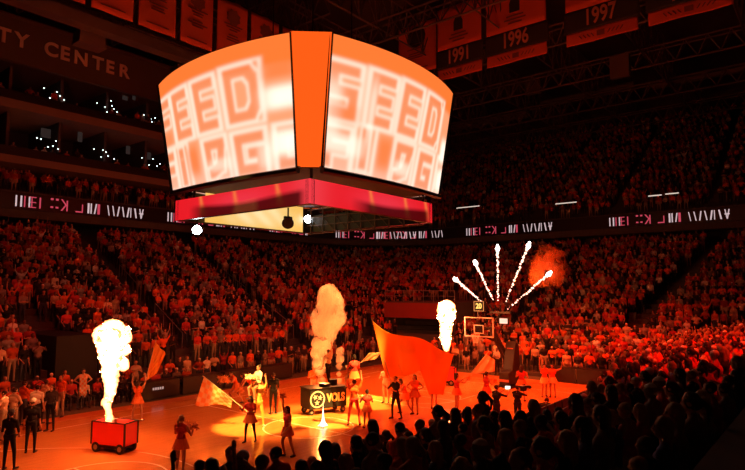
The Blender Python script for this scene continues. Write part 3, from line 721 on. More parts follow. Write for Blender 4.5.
# pendant bulbs in the suites, each group in its box
lamp = MB(); lamp.bar((0,0,.02),(0,0,.35),.012,n=6); lamp.sph((0,0,.33),.03,n=6); LAMP0 = lamp.mesh('lamp')
bulb = MB(); bulb.sph((0,0,0),.055,n=8); BULB0 = bulb.mesh('bulb')
cl_px = [('upper',20.65,[(44,88),(52,94),(57,92),(60,96),(50,98),(64,100)],'first'),('upper',20.65,[(97,103),(105,107),(111,101),(112,106),(107,112),(117,112),(114,109)],'second'),('upper',20.65,[(144,115),(151,119),(155,118),(152,122)],'third'),
         ('lower',16.15,[(37,138),(41,139),(48,147),(56,141),(58,149),(53,146)],'first'),('lower',16.15,[(94,149),(103,150),(101,157),(108,156),(114,159),(106,152)],'second'),('lower',16.15,[(142,158),(149,165),(157,166),(160,164),(153,159)],'third')]
for lv, zf, pts, nth in cl_px:
    for (x, y) in pts:
        P = atp(x, y, 1, YF+RNG.uniform(1.0,1.4)); r = empty('pendant_lamp', P)
        tag(r, 'tiny lit pendant bulb in the %s cluster along the %s suite row' % (nth, lv), 'lamp', '%s cluster of bulbs, %s suite row' % (nth, lv))
        link('cord', LAMP0, M['blackm'], r); link('bulb', BULB0, M['bulb'], r)
for x, y, w, h in ((50,134,1.5,.8),(80,137,.4,.9),(128,150,.4,.8),(134,96,.3,.8),(125,98,.5,.4),(149,156,.4,.7)):
    P = atp(x, y, 1, YF+3.2); b = MB(); b.box(P, (w,.08,h)).box(P+Vector((0,.12,0)), (w*.3,.2,h*.3)); o = b.build('suite_television', M['suite']); tag(o, 'faintly glowing television inside a dark suite', 'television', 'televisions inside the suites')
# lit ceiling strips of the open club level
for x, y in ((54,177),(88,173),(16,168),(146,185),(2,186),(-12,165)):
    P = atp(x, y, 1, YF+4.5); r = empty('strip_light', P); tag(r, 'pale ceiling strip light behind the club seats above the ribbon board', 'light', 'club level strip lights')
    MB().box((0,0,.05),(1.25,.22,.08)).build('housing', M['blackm'], r); MB().box((0,-.02,-.02),(1.15,.16,.05)).build('tube', M['strip'], r)
for x0, x1, y, lb in ((456,480,207,'beside the scoreboard'),(555,577,203,'in the middle of the upper deck'),(648,662,195.5,'right of the middle, left half of a pair'),(665,679,193.5,'right of the middle, right half of a pair')):
    a = atp(x0, y+.7, 0, 44.9); c = atp(x1, y-.7, 0, 44.9); m_ = (a+c)/2; r = empty('strip_light', m_); tag(r, 'pale strip light, upper deck entrance, '+lb, 'light')
    w = abs(a.y-c.y); MB().box((0.08,0,.0),(.1,w,.16)).build('housing', M['blackm'], r); MB().box((0,0,0),(.06,w*.96,.10)).build('tube', M['strip'], r)

# ------------------------------------------------------------------ ribbon boards round the fascia
glyph = [('w',0,.1),('w',.35,.12),('r',.62,.08),('W',.95,.1),('b',.95,.55),('r',1.75,.1),('r',1.15,.07),('d',2.6,.2),('d',3.0,.2),('x',3.4,.1),('r',3.85,.1),('L',4.6,.6),('w',5.6,.14),('w',5.85,.1),('/',6.15,.1),('R',6.45,.2),('\\',7.3,.07),('\\',7.75,.08),('/',8.2,.1),('\\',8.65,.09),('/',9.1,.12),('w',9.45,.07),('\\',9.8,.12),('V',10.3,.15)]
def board(pos, length, starts, label, nseg=1, zb=11.85):
    """pos(s) -> point, direction along the board as read from the court, inward normal"""
    r = empty('ribbon_board', pos(length/2)[0]+Vector((0,0,zb))); tag(r, label, 'display board'); O = r.location
    b = MB(); u = Vector((0,0,1))
    for i in range(nseg):
        p, X, N = pos(length*i/nseg); q, _, _ = pos(length*(i+1)/nseg); e = u*1.3
        b.prism([p-O+u*zb, q-O+u*zb, q-O+u*zb+e, p-O+u*zb+e], N*.12)
    b.build('panel', M['led_off'], r)
    W_ = MB(); Rd = MB()
    for st in starts:
        for g, x, w in glyph:
            if not 0 <= st+x <= length-.5: continue
            base, X, N = pos(st+x); base = base-O+N*.12+u*(zb+.2); h = .88
            T = MB()
            def q(dx0, z0, dx1, z1, wd_=w): T.prism([base+X*dx0+u*z0, base+X*(dx0+wd_)+u*z0, base+X*(dx1+wd_)+u*z1, base+X*dx1+u*z1], N*.03)
            if g in 'wrWR': q(0,0,0,h)
            elif g == 'b': q(0,.81,0,.88); q(0,.4,0,.47); q(0,.0,0,.07)
            elif g == 'd': q(0,.8,0,.95); q(0,.15,0,.28)
            elif g == 'x': q(0,.95,.35,.5,.12); q(.35,.5,0,0,.12)
            elif g == 'L': q(0,0,0,.1); q(w-.08,.1,w-.08,.7,.08)
            elif g == '/': q(0,0,.14,h)
            elif g == '\\': q(.16,0,0,h)
            elif g == 'V': q(.15,0,0,h,.08); q(.15,0,.33,h,.09); q(0,.4,.0,.5,.4)
            T.build('lit_letter', M['red_seg'] if g in 'rbdxLR' else M['white_seg'], r)
FO = OUT-.2; FR = 2+.5*FO; FX = LX+FO; FY = LY+FO
xl = atp(15,198,1,YF-.2).x; x0_ = -16; x1_ = FX-FR
board(lambda s: (Vector((x0_+s, YO+FY, 0)), Vector((1,0,0)), Vector((0,-1,0))), x1_-x0_, [xl-x0_, xl-x0_+13.2, xl-x0_+26], 'black ribbon display above the far stand under the suites, with red and white strokes')
def arcpos(s):
    t = PI/2-s/FR; v = Vector((math.cos(t), math.sin(t), 0)); return Vector((x1_, YO+FY-FR, 0))+v*FR, Vector((v.y,-v.x,0)), -v
board(arcpos, FR*PI/2, [4.0, 9.5], 'curved ribbon display in the bowl corner, below and right of the scoreboard', 14)
ye = YO+FY-FR
board(lambda s: (Vector((FX, ye-s, 0)), Vector((0,-1,0)), Vector((-1,0,0))), 2*(FY-FR), [ye-atp(610,228,0,FX).y, ye-atp(467,233,0,FX).y], 'long ribbon display above the end stand behind the basket, with red and white strokes')

# ------------------------------------------------------------------ flames, smoke, sparks
def gas_mesh(blobs, voxel, amp, fs, seed=0):
    b = MB()
    for c, r, *sq in blobs: b.sph(c, r, sq[0] if sq else (1,1,1), 12)
    me0 = b.mesh(); me = baked(me0, [('REMESH', dict(mode='VOXEL', voxel_size=voxel)), ('SMOOTH', dict(factor=.5, iterations=2))]); bpy.data.meshes.remove(me0)
    nv = len(me.vertices); me.calc_loop_triangles()
    off = Vector((seed*7.1, seed*3.3, 0))
    for v in me.vertices:
        q = v.co*fs+off; n1 = abs(noise.noise(q)); n2 = abs(noise.noise(q*2.3)); v.co += v.normal*amp*(1.6*(1-2*n1)*.55+.55*(1-2*n2)*.55)
    me.polygons.foreach_set('use_smooth', [True]*len(me.polygons)); return me
def vol_emit(name, col, s):
    m, N, L = new_mat(name); N.remove(N['Principled BSDF']); e = N.new('ShaderNodeEmission')
    e.inputs['Color'].default_value = (*col,1); e.inputs['Strength'].default_value = s
    L.new(e.outputs[0], N['Material Output'].inputs['Volume']); return m
def vol_smoke(name, col, dens, scale=1.2, thr=.38, aniso=.2, glow=0, gcol=(1,.3,.05)):
    m, N, L = new_mat(name); N.remove(N['Principled BSDF']); v = N.new('ShaderNodeVolumePrincipled')
    v.inputs['Color'].default_value = (*col,1); v.inputs['Anisotropy'].default_value = aniso
    tc = N.new('ShaderNodeTexCoord'); nz = N.new('ShaderNodeTexNoise'); nz.inputs['Scale'].default_value = scale; nz.inputs['Detail'].default_value = 4
    mr = N.new('ShaderNodeMapRange'); mr.inputs[1].default_value = thr; mr.inputs[2].default_value = thr+.25; mr.inputs[3].default_value = dens*.12; mr.inputs[4].default_value = dens
    L.new(tc.outputs['Object'], nz.inputs['Vector']); L.new(nz.outputs['Fac'], mr.inputs[0]); L.new(mr.outputs[0], v.inputs['Density'])
    L.new(v.outputs[0], N['Material Output'].inputs['Volume']); return m
M['flame'] = vol_emit('flame_gas', (1,.27,.085), 36)
M['smoke'] = vol_smoke('drifting_smoke', (1,.85,.75), 2.6)
M['smokethin'] = vol_smoke('thin_smoke', (1,.42,.14), .7, .45)
def flame(pts, P0, label, name='flame_jet'):
    s0 = proj(P0)[2]; blobs = []
    full = []
    for a, c in zip(pts, pts[1:]):
        n_ = 3 if abs(a[1]-c[1]) < 14 and abs(a[0]-c[0]) < 5 else 1
        full += [tuple((a[q]*(n_-t)+c[q]*t)/n_ for q in range(3)) for t in range(n_)]
    full.append(pts[-1][:3])
    for (x, y, r, *k) in full:
        c = near(x, y, P0); blobs.append((c-Vector(P0), r/s0, (1,1,k[0] if k else 1)))
    me = gas_mesh(blobs, .045, .12, 2.6, 1); o = link(name, me, M['flame']); o.location = P0; tag(o, label, 'flame'); return o
CART = px(114,451)
F1 = near(109,424,CART+Vector((0,0,1.0)))
flame([(109,423,1.3,1.6),(109,417,1.8),(108,410,2.3),(107,402,3.0),(109,394,4.0),(111,385,5.0),(110,376,6.2),(111,366,7.4),(112,356,9.8),(112,347,12.5),(112.5,339,14.5),(104,335,9),(121,336,9),(113,331,10.5),(123.5,364,4.6),(125,350,4.5)], F1, 'tall white-hot flame jet bursting up from the red wheeled cart')
F2B = Vector((12.4,1.3,0))
F2 = near(446,350,F2B)
flame([(446,348,2.2,1.5),(446,342,4.2),(445.5,336,4.6),(446,330,5.2),(446,322,5.4),(446.5,315,8.2),(446.5,309,8.2),(446,345,3.6)], F2, 'white-hot flame jet near the far basket behind the big flag')

# ------------------------------------------------------------------ flame carts and the drum cart
def wheel(c, r, axis, parent, w=.1):
    A = Vector(axis).normalized(); c = Vector(c); o = MB().bar(c-A*w/2, c+A*w/2, r, n=20).build('wheel', M['tire'], parent, bevel=.0); 
    MB().bar(c-A*(w/2+.01), c+A*(w/2+.01), r*.5, n=14).build('hub', M['steel'], o)
def flame_cart(loc, rz, label):
    r = empty('flame_cart', loc, rz); tag(r, label, 'cart'); L_, W_, z0, z1 = 1.42, .62, .27, 1.02
    b = MB(); b.span((-L_/2,-W_/2,z0),(L_/2,-W_/2+.03,z1)).span((-L_/2,W_/2-.03,z0),(L_/2,W_/2,z1)).span((-L_/2,-W_/2,z0),(-L_/2+.03,W_/2,z1)).span((L_/2-.03,-W_/2,z0),(L_/2,W_/2,z1)).span((-L_/2,-W_/2,z0),(L_/2,W_/2,z0+.03)).build('body', M['tan'], r)
    b = MB()
    for s in (-1,1):
        b.span((-L_/2-.02,s*W_/2-.02,z1-.01),(L_/2+.02,s*W_/2+.02,z1+.03)); b.span((s*L_/2-.02,-W_/2,z1-.01),(s*L_/2+.02,W_/2,z1+.03))
        for t in (-1,1): b.span((s*L_/2-.025,t*W_/2-.025,z0),(s*L_/2+.025,t*W_/2+.025,z1))
    b.build('rim', M['capd'], r)
    MB().span((-L_/2+.1,-W_/2+.05,.16),(L_/2-.1,W_/2-.05,.26)).build('chassis', M['blackm'], r)
    for sx in (-1,1):
        for sy in (-1,1): wheel((sx*.52,sy*.27,.17), .17, (0,1,0), r)
        wheel((sx*.30,-.29,.14), .14, (0,1,0), r, .07)
    b = MB(); b.bar((-.02,0,.4),(-.02,0,1.06),.09,.06,12).bar((-.02,0,1.02),(-.02,0,1.1),.08,n=12).build('nozzle', M['steel'], r)
    return r
rzc = heading_to((-7.3,3.2),(-6.71,1.51))
flame_cart(CART, rzc+PI, 'red box cart on black wheels with a flame jet rising from it')
rc = flame_cart((12.4,1.3,0), rzc+PI, 'second red flame cart near the far basket, behind the big orange flag'); F2O = 0

vc = empty('drum_cart', (2.48,1.55,0), heading_to((1.57,1.55),(3.45,.9))); tag(vc, 'black wheeled box cart with a three-star roundel and the word VOLS', 'cart')
L_, W_ = 1.86, 1.0
MB().span((-L_/2,-W_/2,.26),(L_/2,W_/2,1.12)).build('body', M['black'], vc, bevel=.02)
MB().span((-L_/2-.03,-W_/2-.03,1.12),(L_/2+.03,W_/2+.03,1.17)).build('deck', M['blackm'], vc)
b = MB()
for sx in (-1,1):
    for sy in (-1,1): wheel((sx*.8,sy*.38,.13), .13, (0,1,0), vc, .08)
logo_white = mat('roundel_white', (.85,.8,.7), .6); gold = mat('cart_lettering_pale_orange', (.95,.62,.28), .6)
fm = frame_matrix((-.56,-W_/2-.004,.69), (1,0,0), (0,0,1))
b = MB(); n = 40
for i in range(n):
    t0, t1 = 2*PI*i/n, 2*PI*(i+1)/n
    b.prism([(q*math.cos(t), q*math.sin(t), 0) for q, t in ((.31,t0),(.37,t0),(.37,t1),(.31,t1))], (0,0,.015))
def star(b, cx, cy, r, rot):
    b.prism([((r if i % 2 == 0 else r*.42)*math.cos(rot+PI/2+i*PI/5)+cx, (r if i % 2 == 0 else r*.42)*math.sin(rot+PI/2+i*PI/5)+cy, 0) for i in range(10)], (0,0,.015))
star(b, -.11,.10,.13,.3); star(b, .13,.06,.13,-.2); star(b, -.02,-.15,.13,0)
me = b.mesh(); me.transform(fm); link('star_roundel', me, logo_white, vc)
me = text_mesh('VOLS', .50, .012, .022, .86); vx = [v.co.x for v in me.vertices]; me.transform(Matrix.Diagonal((.94/(max(vx)-min(vx)),1,1,1))); me.transform(frame_matrix((.37,-W_/2-.012,.69), (1,0,0), (0,0,1))); link('lettering', me, gold, vc)
b = MB(); b.bar((0,-.1,1.17),(0,-.1,1.3),.26,n=20).bar((.55,.1,1.17),(.55,.1,1.42),.2,n=20); b.build('drum', M['blackm'], vc)

# smoke plumes round the drum cart and beyond
def smoke(pts, P0, label, m='smoke', voxel=.09, amp=.16, kind='smoke'):
    s0 = proj(P0)[2]; me = gas_mesh([((near(x, y, P0)+FW*dz)-Vector(P0), r/s0) for x, y, r, dz in pts], voxel, amp, 1.6, len(pts))
    o = link('smoke_plume', me, M[m]); o.location = P0; tag(o, label, kind); return o
SP = Vector((3.9,2.9,1.0))
smoke([(321,380,3,0),(320,371,4,0),(319,362,6,0),(320,352,8,0),(322,342,10,0),(324,332,12,.1),(327,322,13,0),(329,312,13,.1),(330,301,12,0),(328,294,9,0),(334,305,9,0),(319,318,8,0),(337,318,8,0)], SP, 'tall glowing orange smoke plume behind the black lettered cart')
smoke([(339,381,1.8,0),(339,374,2.4,0),(339.5,367,3,0),(340,360,3.4,0),(340.5,352,3,0)], SP, 'small narrow smoke jet beside the drummer on the black cart')
smoke([(545,268,13,0),(556,262,11,.5),(538,276,9,-.3),(552,274,10,0),(548,256,9,.3)], Vector((20,-4.2,6.5)), 'orange-lit smoke cloud drifting beside the fireworks above the basket', 'smokethin', .16, .4)

# fireworks fan above the basket
HUBP = Vector((16.0,-.65,4.75))
M['spark'] = emit('spark_trail_glow', (1,.5,.36), 3.2)
M['sparkhead'] = emit('spark_head_glow', (1,.8,.7), 9.0)
for (x0,y0,x1,y1), lb in zip(((481,301,455,279),(493,300,475,262),(498,300,497.5,247),(506,301,529,244),(508,309,550,273)),
     ('lowest on the side of the tall flame','second from the tall flame','upright middle one','tallest, leaning away from the flame','lowest, reaching to the smoke cloud')):
    a = near(x0,y0,HUBP); c = near(x1,y1,HUBP); r = empty('firework_streak', a); tag(r, 'white-pink firework streak fanning up above the basket, '+lb, 'firework')
    d = (c-a); rnd = random.Random(x0); n = 26; blobs = []
    for i in range(n):
        t = i/(n-1); blobs.append((d*t+Vector((rnd.uniform(-1,1),rnd.uniform(-1,1),rnd.uniform(-1,1)))*.035, .022+.028*rnd.random()+.03*t))
    me = gas_mesh(blobs, .022, .022, 7, int(x0)); link('spark_trail', me, M['spark'], r)
    me = gas_mesh([(d*.97, .12),(d*1.02, .075),(d*.93,.07)], .03, .04, 6, 3); link('spark_head', me, M['sparkhead'], r)
o = empty('firework_launcher', HUBP+Vector((0,0,-.5))); tag(o, 'black launcher rack behind the shot clock from which the streaks fan', 'launcher')
b = MB(); b.box((0,0,-.1),(.3,1.4,.12)); b.bar((0,0,-.1),(-.9,0,-.7),.05)
for i in range(5): b.bar((0,-.5+i*.25,-.05),(0,-.75+i*.375,.35),.05)
b.build('rack', M['blackm'], o)

# spark fountain standing on the court
P = px(323,427); r = empty('spark_fountain', P); tag(r, 'white cone of sparks rising from the court floor in front of the black cart', 'firework')
MB().bar((0,0,0),(0,0,.1),.07,.05,12).build('base', M['blackm'], r)
b = MB(); rnd = random.Random(4)
for i in range(130):
    a = rnd.uniform(0,2*PI); w = abs(rnd.gauss(0,.075)); h = .95*math.exp(-w*9)*rnd.uniform(.55,1.08); lean = w*rnd.uniform(.3,1.2)
    p0 = Vector((math.cos(a)*w, math.sin(a)*w, .04)); p1 = Vector((math.cos(a)*lean*.35, math.sin(a)*lean*.35, .08+h)); b.bar(p0, p1, .009, .002, 4)
b.build('sparks', emit('fountain_spark_glow', (1,.8,.62), 3.0), r)

# ------------------------------------------------------------------ basket
bk = empty('basketball_hoop', (12.7,0,0)); tag(bk, 'basketball goal with glass backboard, net, shot clock and padded black base', 'basketball hoop')
bk.location = (12.7,-.92,0)
b = MB(); b.box((0,0,3.43),(.02,1.78,1.02)).build('glass_board', M['glass'], bk)
b = MB()
for z in (2.9,3.96): b.box((0,0,z),(.05,1.86,.06))
for s in (-1,1): b.box((0,s*.9,3.43),(.05,.06,1.06))
b.build('board_frame', M['white'], bk)
b = MB()
for z in (3.08,3.53): b.box((-.02,0,z),(.02,.62,.05))
for s in (-1,1): b.box((-.02,s*.29,3.3),(.02,.05,.46))
b.build('target_square', M['white'], bk)
b = MB(); n = 24; R_ = .23; c = Vector((-.40,0,3.05))
for i in range(n):
    t0, t1 = 2*PI*i/n, 2*PI*(i+1)/n; b.bar(c+Vector((R_*math.cos(t0),R_*math.sin(t0),0)), c+Vector((R_*math.cos(t1),R_*math.sin(t1),0)), .012, n=6)
b.box((-.1,0,3.04),(.2,.16,.05)); rim = b.build('rim', M['cone'], bk)
b = MB()
for lv in range(5):
    r0, r1, z0, z1 = [R_*(1-.1*lv)*1.0, R_*(1-.1*(lv+1)), 3.04-lv*.1, 2.94-lv*.1]
    for i in range(12):
        t0 = 2*PI*(i+.5*(lv%2))/12
        for s in (-.5,.5): t1 = t0+2*PI*s/12; b.bar(c+Vector((r0*math.cos(t0),r0*math.sin(t0),z0-3.05)), c+Vector((r1*math.cos(t1),r1*math.sin(t1),z1-3.05)), .009, n=4)
b.build('net', M['net'], rim)
b = MB(); b.box((.1,-.0,3.3),(.12,.5,.5)); b.bar((.1,0,3.35),(1.3,-.15,3.3),.09); b.bar((.15,0,3.0),(1.35,-.2,2.6),.07); b.bar((1.3,-.15,3.3),(2.3,-.6,1.6),.13); b.bar((1.1,-.15,3.15),(2.1,-.6,1.3),.08); b.build('arm', M['capd'], bk)
sc_ = MB(); sc_.box((0,-.1,4.62),(.3,.6,.56)).bar((0,0,3.96),(0,0,4.35),.04); sh = sc_.build('shot_clock', M['blackm'], bk)
dg_ = emit('shot_clock_digit_glow', (1,.55,.12), 1.6); me = text_mesh('20', .42, .006, .015, .9); me.transform(frame_matrix((-.16,-.1,4.62), (0,-1,0), (0,0,1))); link('digits', me, dg_, sh)
b = MB()
for z in (4.35,4.89): b.box((-.155,-.1,z),(.02,.62,.03))
for s in (-1,1): b.box((-.155,-.1+s*.30,4.62),(.02,.03,.54))
b.build('rim_light', emit('shot_clock_border_glow', (1,.35,.1), .9), sh)
b = MB(); b.prism([(.95,-.72,0.1),(2.6,-.72,.1),(2.5,-.72,.75),(2.35,-.72,2.4),(1.95,-.72,2.55),(1.45,-.72,.95),(.95,-.72,.85)], (0,-.62,0)); pb = b.build('padded_base', M['pad'], bk, bevel=.04)
# logo on the pad: a block T and a band near its foot
b = MB(); T = [(-.24,.22),(.24,.22),(.24,.02),(.16,.02),(.16,.10),(.075,.10),(.075,-.2),(.14,-.2),(.14,-.29),(-.14,-.29),(-.14,-.2),(-.075,-.2),(-.075,.10),(-.16,.10),(-.16,.02),(-.24,.02)]
b.prism([(x*.8,y*.8,0) for x, y in T], (0,0,.02)); me = b.mesh(); me.transform(frame_matrix((1.86,-1.03,2.0), (0,-1,0), (-.28,0,1))); link('block_letter', me, M['tlogo'], pb)
b = MB(); b.box((.93,-1.03,.40),(.02,.62,.14)); b.build('name_strip', M['tlogo'], pb)
MB().span((.9,-1.5,0),(2.8,-.55,.1)).build('wheel_base', M['blackm'], bk)
o = empty('basket_camera', near(504,321,(14.2,-1.5,3.5))); tag(o, 'small bright square monitor beside the backboard', 'monitor')
MB().box((0,0,0),(.12,.62,.42)).bar((.05,.1,-.2),(.1,.4,-.75),.03).build('case', M['blackm'], o)
MB().box((-.065,0,0),(.01,.5,.3)).build('screen', emit('monitor_glow', (1,.6,.45), 1.3), o)

# ------------------------------------------------------------------ flags
def coons(c00, c10, c01, c11, top=None, bot=None):
    def f(u, v):
        p = (Vector(c00)*(1-u)+Vector(c10)*u)*(1-v)+(Vector(c01)*(1-u)+Vector(c11)*u)*v
        if bot: p += Vector(bot(u))*(1-v)
        if top: p += Vector(top(u))*v
        return p
    return f
def flag(P, pole, fn, label, m='flag', wave=.12, wf=7, name='flag', nu=40, nv=24, pole_r=.018, seed=0):
    r = empty(name, P); tag(r, label, 'flag'); O = Vector(P)
    def f(u, v):
        q = fn(u, v); return near(q.x, q.y, P)-O+FW*(wave*math.sin(u*wf+v*2.2+seed)*min(1,u*2.5)+wave*.5*math.sin(u*wf*1.9-v*3+seed))
    link('cloth', wavy(nu, nv, f, .012), M[m], r)
    a = near(*pole[0], P)-O; c = near(*pole[1], P)-O; MB().bar(a, c, pole_r).build('pole', M['wood'], r)
    return r
V2 = lambda x, y: Vector((x, y))
# big orange flag: u from pole to fly end, v from lower to upper edge
def bigflag(u, v):
    top = V2(372,320).lerp(V2(453,352), u)+V2(2*math.sin(u*PI), 7*math.sin(u*PI)*(1-u)+3*math.sin(u*9))
    lowp = [V2(386,378),V2(404,377),V2(420,370),V2(429,394),V2(444,397)]
    t = u*4; i = min(3, int(t)); fr = t-i; fr = fr*fr*(3-2*fr); bot = lowp[i].lerp(lowp[i+1], fr)
    return bot.lerp(top, v)
FM = px(395,418)
flag(FM+Vector((0,0,1.2)), ((371.5,318),(396,398)), bigflag, 'huge orange flag swept out from its pole across the middle of the court', wave=.22, wf=8, nu=90, nv=50, pole_r=.022)
def quad(a, b, c, d): return lambda u, v: (V2(*a)*(1-u)+V2(*b)*u)*(1-v)+(V2(*d)*(1-u)+V2(*c)*u)*v
flag(px(140,421)+Vector((0,0,2)), ((156,340),(144,388)), quad((147,380),(156,374),(165.5,354),(155.5,341.5)), 'small plain orange flag waved near the flame cart', wave=.06)
def checker_mat():
    m, N, L = new_mat('checkered_flag_cloth'); b = N['Principled BSDF']; a = N.new('ShaderNodeAttribute'); a.attribute_name = 'Col'; L.new(a.outputs['Color'], b.inputs['Base Color']); b.inputs['Roughness'].default_value = .8; return m
M['check'] = checker_mat()
def checkflag(u, v):
    return V2(204,377).lerp(V2(232,400), u)*(1-v)+V2(195,405).lerp(V2(231,406), u)*v+V2(0, 1.5*math.sin(u*8)*v)
r = flag(px(243,440)+Vector((1,2,.6)), ((202.5,375.5),(248,412)), checkflag, 'checkered orange and pale flag held low on a long slanting pole', m='check', wave=.06)
me = [c for c in r.children if c.name.startswith('cloth')][0].data
nvv = len(me.vertices); cc = np.ones((nvv,4),'f'); half = 40*24
for i in range(nvv):
    k_ = i % half; iu, iv = k_ % 40, k_//40; cc[i,:3] = (.85,.25,.05) if (iu//5+iv//4) % 2 else (.85,.5,.28)
a = me.color_attributes.new('Col','FLOAT_COLOR','POINT'); a.data.foreach_set('color', cc.ravel())
flag(px(475,384)+Vector((3,.5,.5)), ((469,375.5),(489,351)), quad((471,374.5),(495,371.5),(495,360),(486,354)), 'pale orange flag hanging at a slant under the backboard', m='flagtan', wave=.05)
flag(px(352,425)+Vector((.3,.2,2.3)), ((358,364),(381,352)), quad((361,362),(376,359),(381,352.5),(369,353)), 'small pale pennant held out by the cheerleader on a partner\'s shoulders', m='flagtan', wave=.03, pole_r=.012)

# ------------------------------------------------------------------ performers and others on the court
def toward(x, y, z=0): return lambda p: heading_to(p, (x, y))
A_ = TOCAM
def pf(x, y, turn, pn, shirt, label, **k):
    p = px(x, y); h = TOCAM(p)+turn; return performer(p, h, pn, shirt, label, **k)
red = dict(legs='skin', sleeve='skin', calf='skin', thigh='skin', hips='orange')
o, hd, _ = pf(137,421, PI-.4, 'lift', 'orange', 'cheerleader in orange waving a small flag near the flame cart', skirt='skirt', hairstyle='pony', height=1.68, **red)
o, hd, _ = pf(250,445-2.5, -.5, 'pole', 'red', 'cheerleader in red top and dark tights holding the checkered flag pole', hairstyle='long', height=1.66, legs='black', sleeve='red', skirt='skirt')
o, hd, _ = pf(180,474, PI-.7, 'poms', 'red', 'cheerleader in dark outfit and ponytail at the frame edge near the raised hands', hairstyle='pony', hairm='blond', hair='blond', height=1.72, skirt='skirt', **{**red, 'hips':'red'})
pompoms(hd, ['orange pompom held by the ponytailed cheerleader nearest the camera, outer hand','orange pompom held by the ponytailed cheerleader nearest the camera, inner hand'])
o, hd, _ = pf(287,457, -1.1, 'onearm', 'red', 'striding cheerleader with one arm raised straight up, in front of the megaphone', hairstyle='long', height=1.68, skirt='skirt', **red)
pompoms(hd, ['orange pompom raised high by the striding cheerleader'], n=1, r=.13)
# shoulder stunt in the left pool of light
p = px(258,427); o, hd, _ = performer(p, TOCAM(p)+.3, 'lift', 'yellow', 'cheerleader in yellow standing in the light pool carrying a partner', height=1.78, legs='yellow', shoe='white', sleeve='yellow')
q = p+Vector((0,0,1.12)); o, hd, _ = performer(q, TOCAM(p)-1.0, 'ride', 'white', 'cheerleader in white top sitting on the yellow-clad partner\'s shoulders', height=1.6, skirt='skirtw', hairstyle='bun', legs='skin', calf='skin', thigh='skin')
pompoms(hd, ['pale pompom on the seated flyer\'s lap, in the light pool','pale pompom at the seated flyer\'s far hand, in the light pool'], 'pomw', .16)
o, hd, _ = pf(273,414, PI+.4, 'stand', 'black', 'person all in black standing just behind the shoulder-sitting cheerleader', legs='black', height=1.8)
# megaphone
P = px(277.5,412); r = empty('megaphone', P); tag(r, 'orange cone megaphone standing upright on the court', 'megaphone')
MB().bar((0,0,0),(0,0,.92),.24,.05,24).build('horn', M['cone'], r); MB().bar((0,0,.0),(0,0,.04),.26,n=24).build('bell_rim', M['white'], r); MB().bar((0,0,.92),(0,0,.98),.06,n=14).build('mouthpiece', M['capw'], r)
o, hd, _ = pf(236,403, -1.2, 'crouchwalk', 'orange', 'crouching cheerleader in orange behind the checkered flag', skirt='skirt', hairstyle='pony', height=1.68, **red)
pompoms(hd, ['orange pompom swung low behind the checkered flag, outer one','orange pompom swung low behind the checkered flag, inner one'], r=.26)
o, hd, _ = pf(252,402, -1.4, 'bend', 'orange', 'bent-over cheerleader in orange trailing the crouching one', skirt='skirt', hairstyle='long', height=1.68, **red)
pompoms(hd, ['orange pompom near the floor below the bent-over cheerleader, outer one','orange pompom near the floor below the bent-over cheerleader, inner one'], r=.24)
# drummer on the cart
p = Vector((3.0,1.75,1.17)); o, hd, _ = performer(p, TOCAM(p)+PI+.6, 'onearm', 'white', 'person in white shirt and dark trousers standing on the black lettered cart', height=1.62, legs='black', hairstyle=None)
o, hd, _ = pf(313,400, .3, 'clap', 'orange', 'person in orange behind the end of the black lettered cart with the stars', height=1.7, legs='skin')
# second stunt
p = px(354,425); o, hd, _ = performer(p, TOCAM(p)+PI-.2, 'lift', 'orange', 'cheerleader in orange with legs apart carrying a partner beside the black cart', height=1.85, legs='red')
q = p+Vector((0,0,1.45)); o, hd, _ = performer(q, TOCAM(p)+PI+.5, 'ride', 'red', 'cheerleader sitting high on shoulders beside the smoke jets, holding a pennant', height=1.65, skirt='skirt', hairstyle='bun', legs='skin', thigh='skin', calf='skin')
o, hd, _ = pf(367,428, PI+.3, 'poms', 'red', 'dark-haired cheerleader seen from behind between the stunt pair and flag bearer', height=1.5, hairstyle='bun', skirt='skirt', **red)
pompoms(hd, ['orange pompom of the short cheerleader beside the stunt pair, outer one','orange pompom of the short cheerleader beside the stunt pair, inner one'], r=.15)
o, hd, _ = pf(386,403, -.4, 'clap', 'cream', 'person in cream clothes and white cap behind the flag bearer', height=1.75, legs='cream', cap='capw', cap_='1') if False else pf(386,403, -.4, 'clap', 'cream', 'person in cream clothes and white cap behind the flag bearer', height=1.78, legs='cream', cap='capw')
o, hd, _ = pf(396,419, -.9, 'pole', 'black', 'flag bearer dressed all in black with legs apart holding the huge flag', height=1.82, legs='black', sleeve='black')
o, hd, _ = pf(406,414, -1.2, 'crouchwalk', 'orange', 'cheerleader bending forward beside the flag bearer', height=1.68, hairstyle='long', skirt='skirt', **red)
o, hd, _ = pf(415,414, -.3, 'hips', 'orange', 'upright cheerleader in orange just beyond the bending one', height=1.72, hairstyle='long', skirt='skirt', **red)
o, hd, _ = pf(434,409, PI-.5, 'poms', 'red', 'cheerleader with pompoms at her waist in front of the huge flag\'s fly end', height=1.7, hairstyle='bun', skirt='skirt', **red)
pompoms(hd, ['orange pompom in front of the flag\'s fly end, outer hand','orange pompom in front of the flag\'s fly end, inner hand'], r=.17)
o, hd, _ = pf(457,411, PI-1.2, 'phone', 'red', 'cheerleader stretching a pompom forward below the second flame', height=1.7, hairstyle='long', skirt='skirt', **red)
pompoms(hd, ['orange pompom stretched forward below the backboard'], n=1, r=.17)
o, hd, _ = pf(487,409, PI-1.0, 'poms', 'red', 'cheerleader with pompoms just behind the raised phone', height=1.7, hairstyle='pony', skirt='skirt', **red)
pompoms(hd, ['dark orange pompom behind the phone holder, outer hand','dark orange pompom behind the phone holder, inner hand'], r=.16)
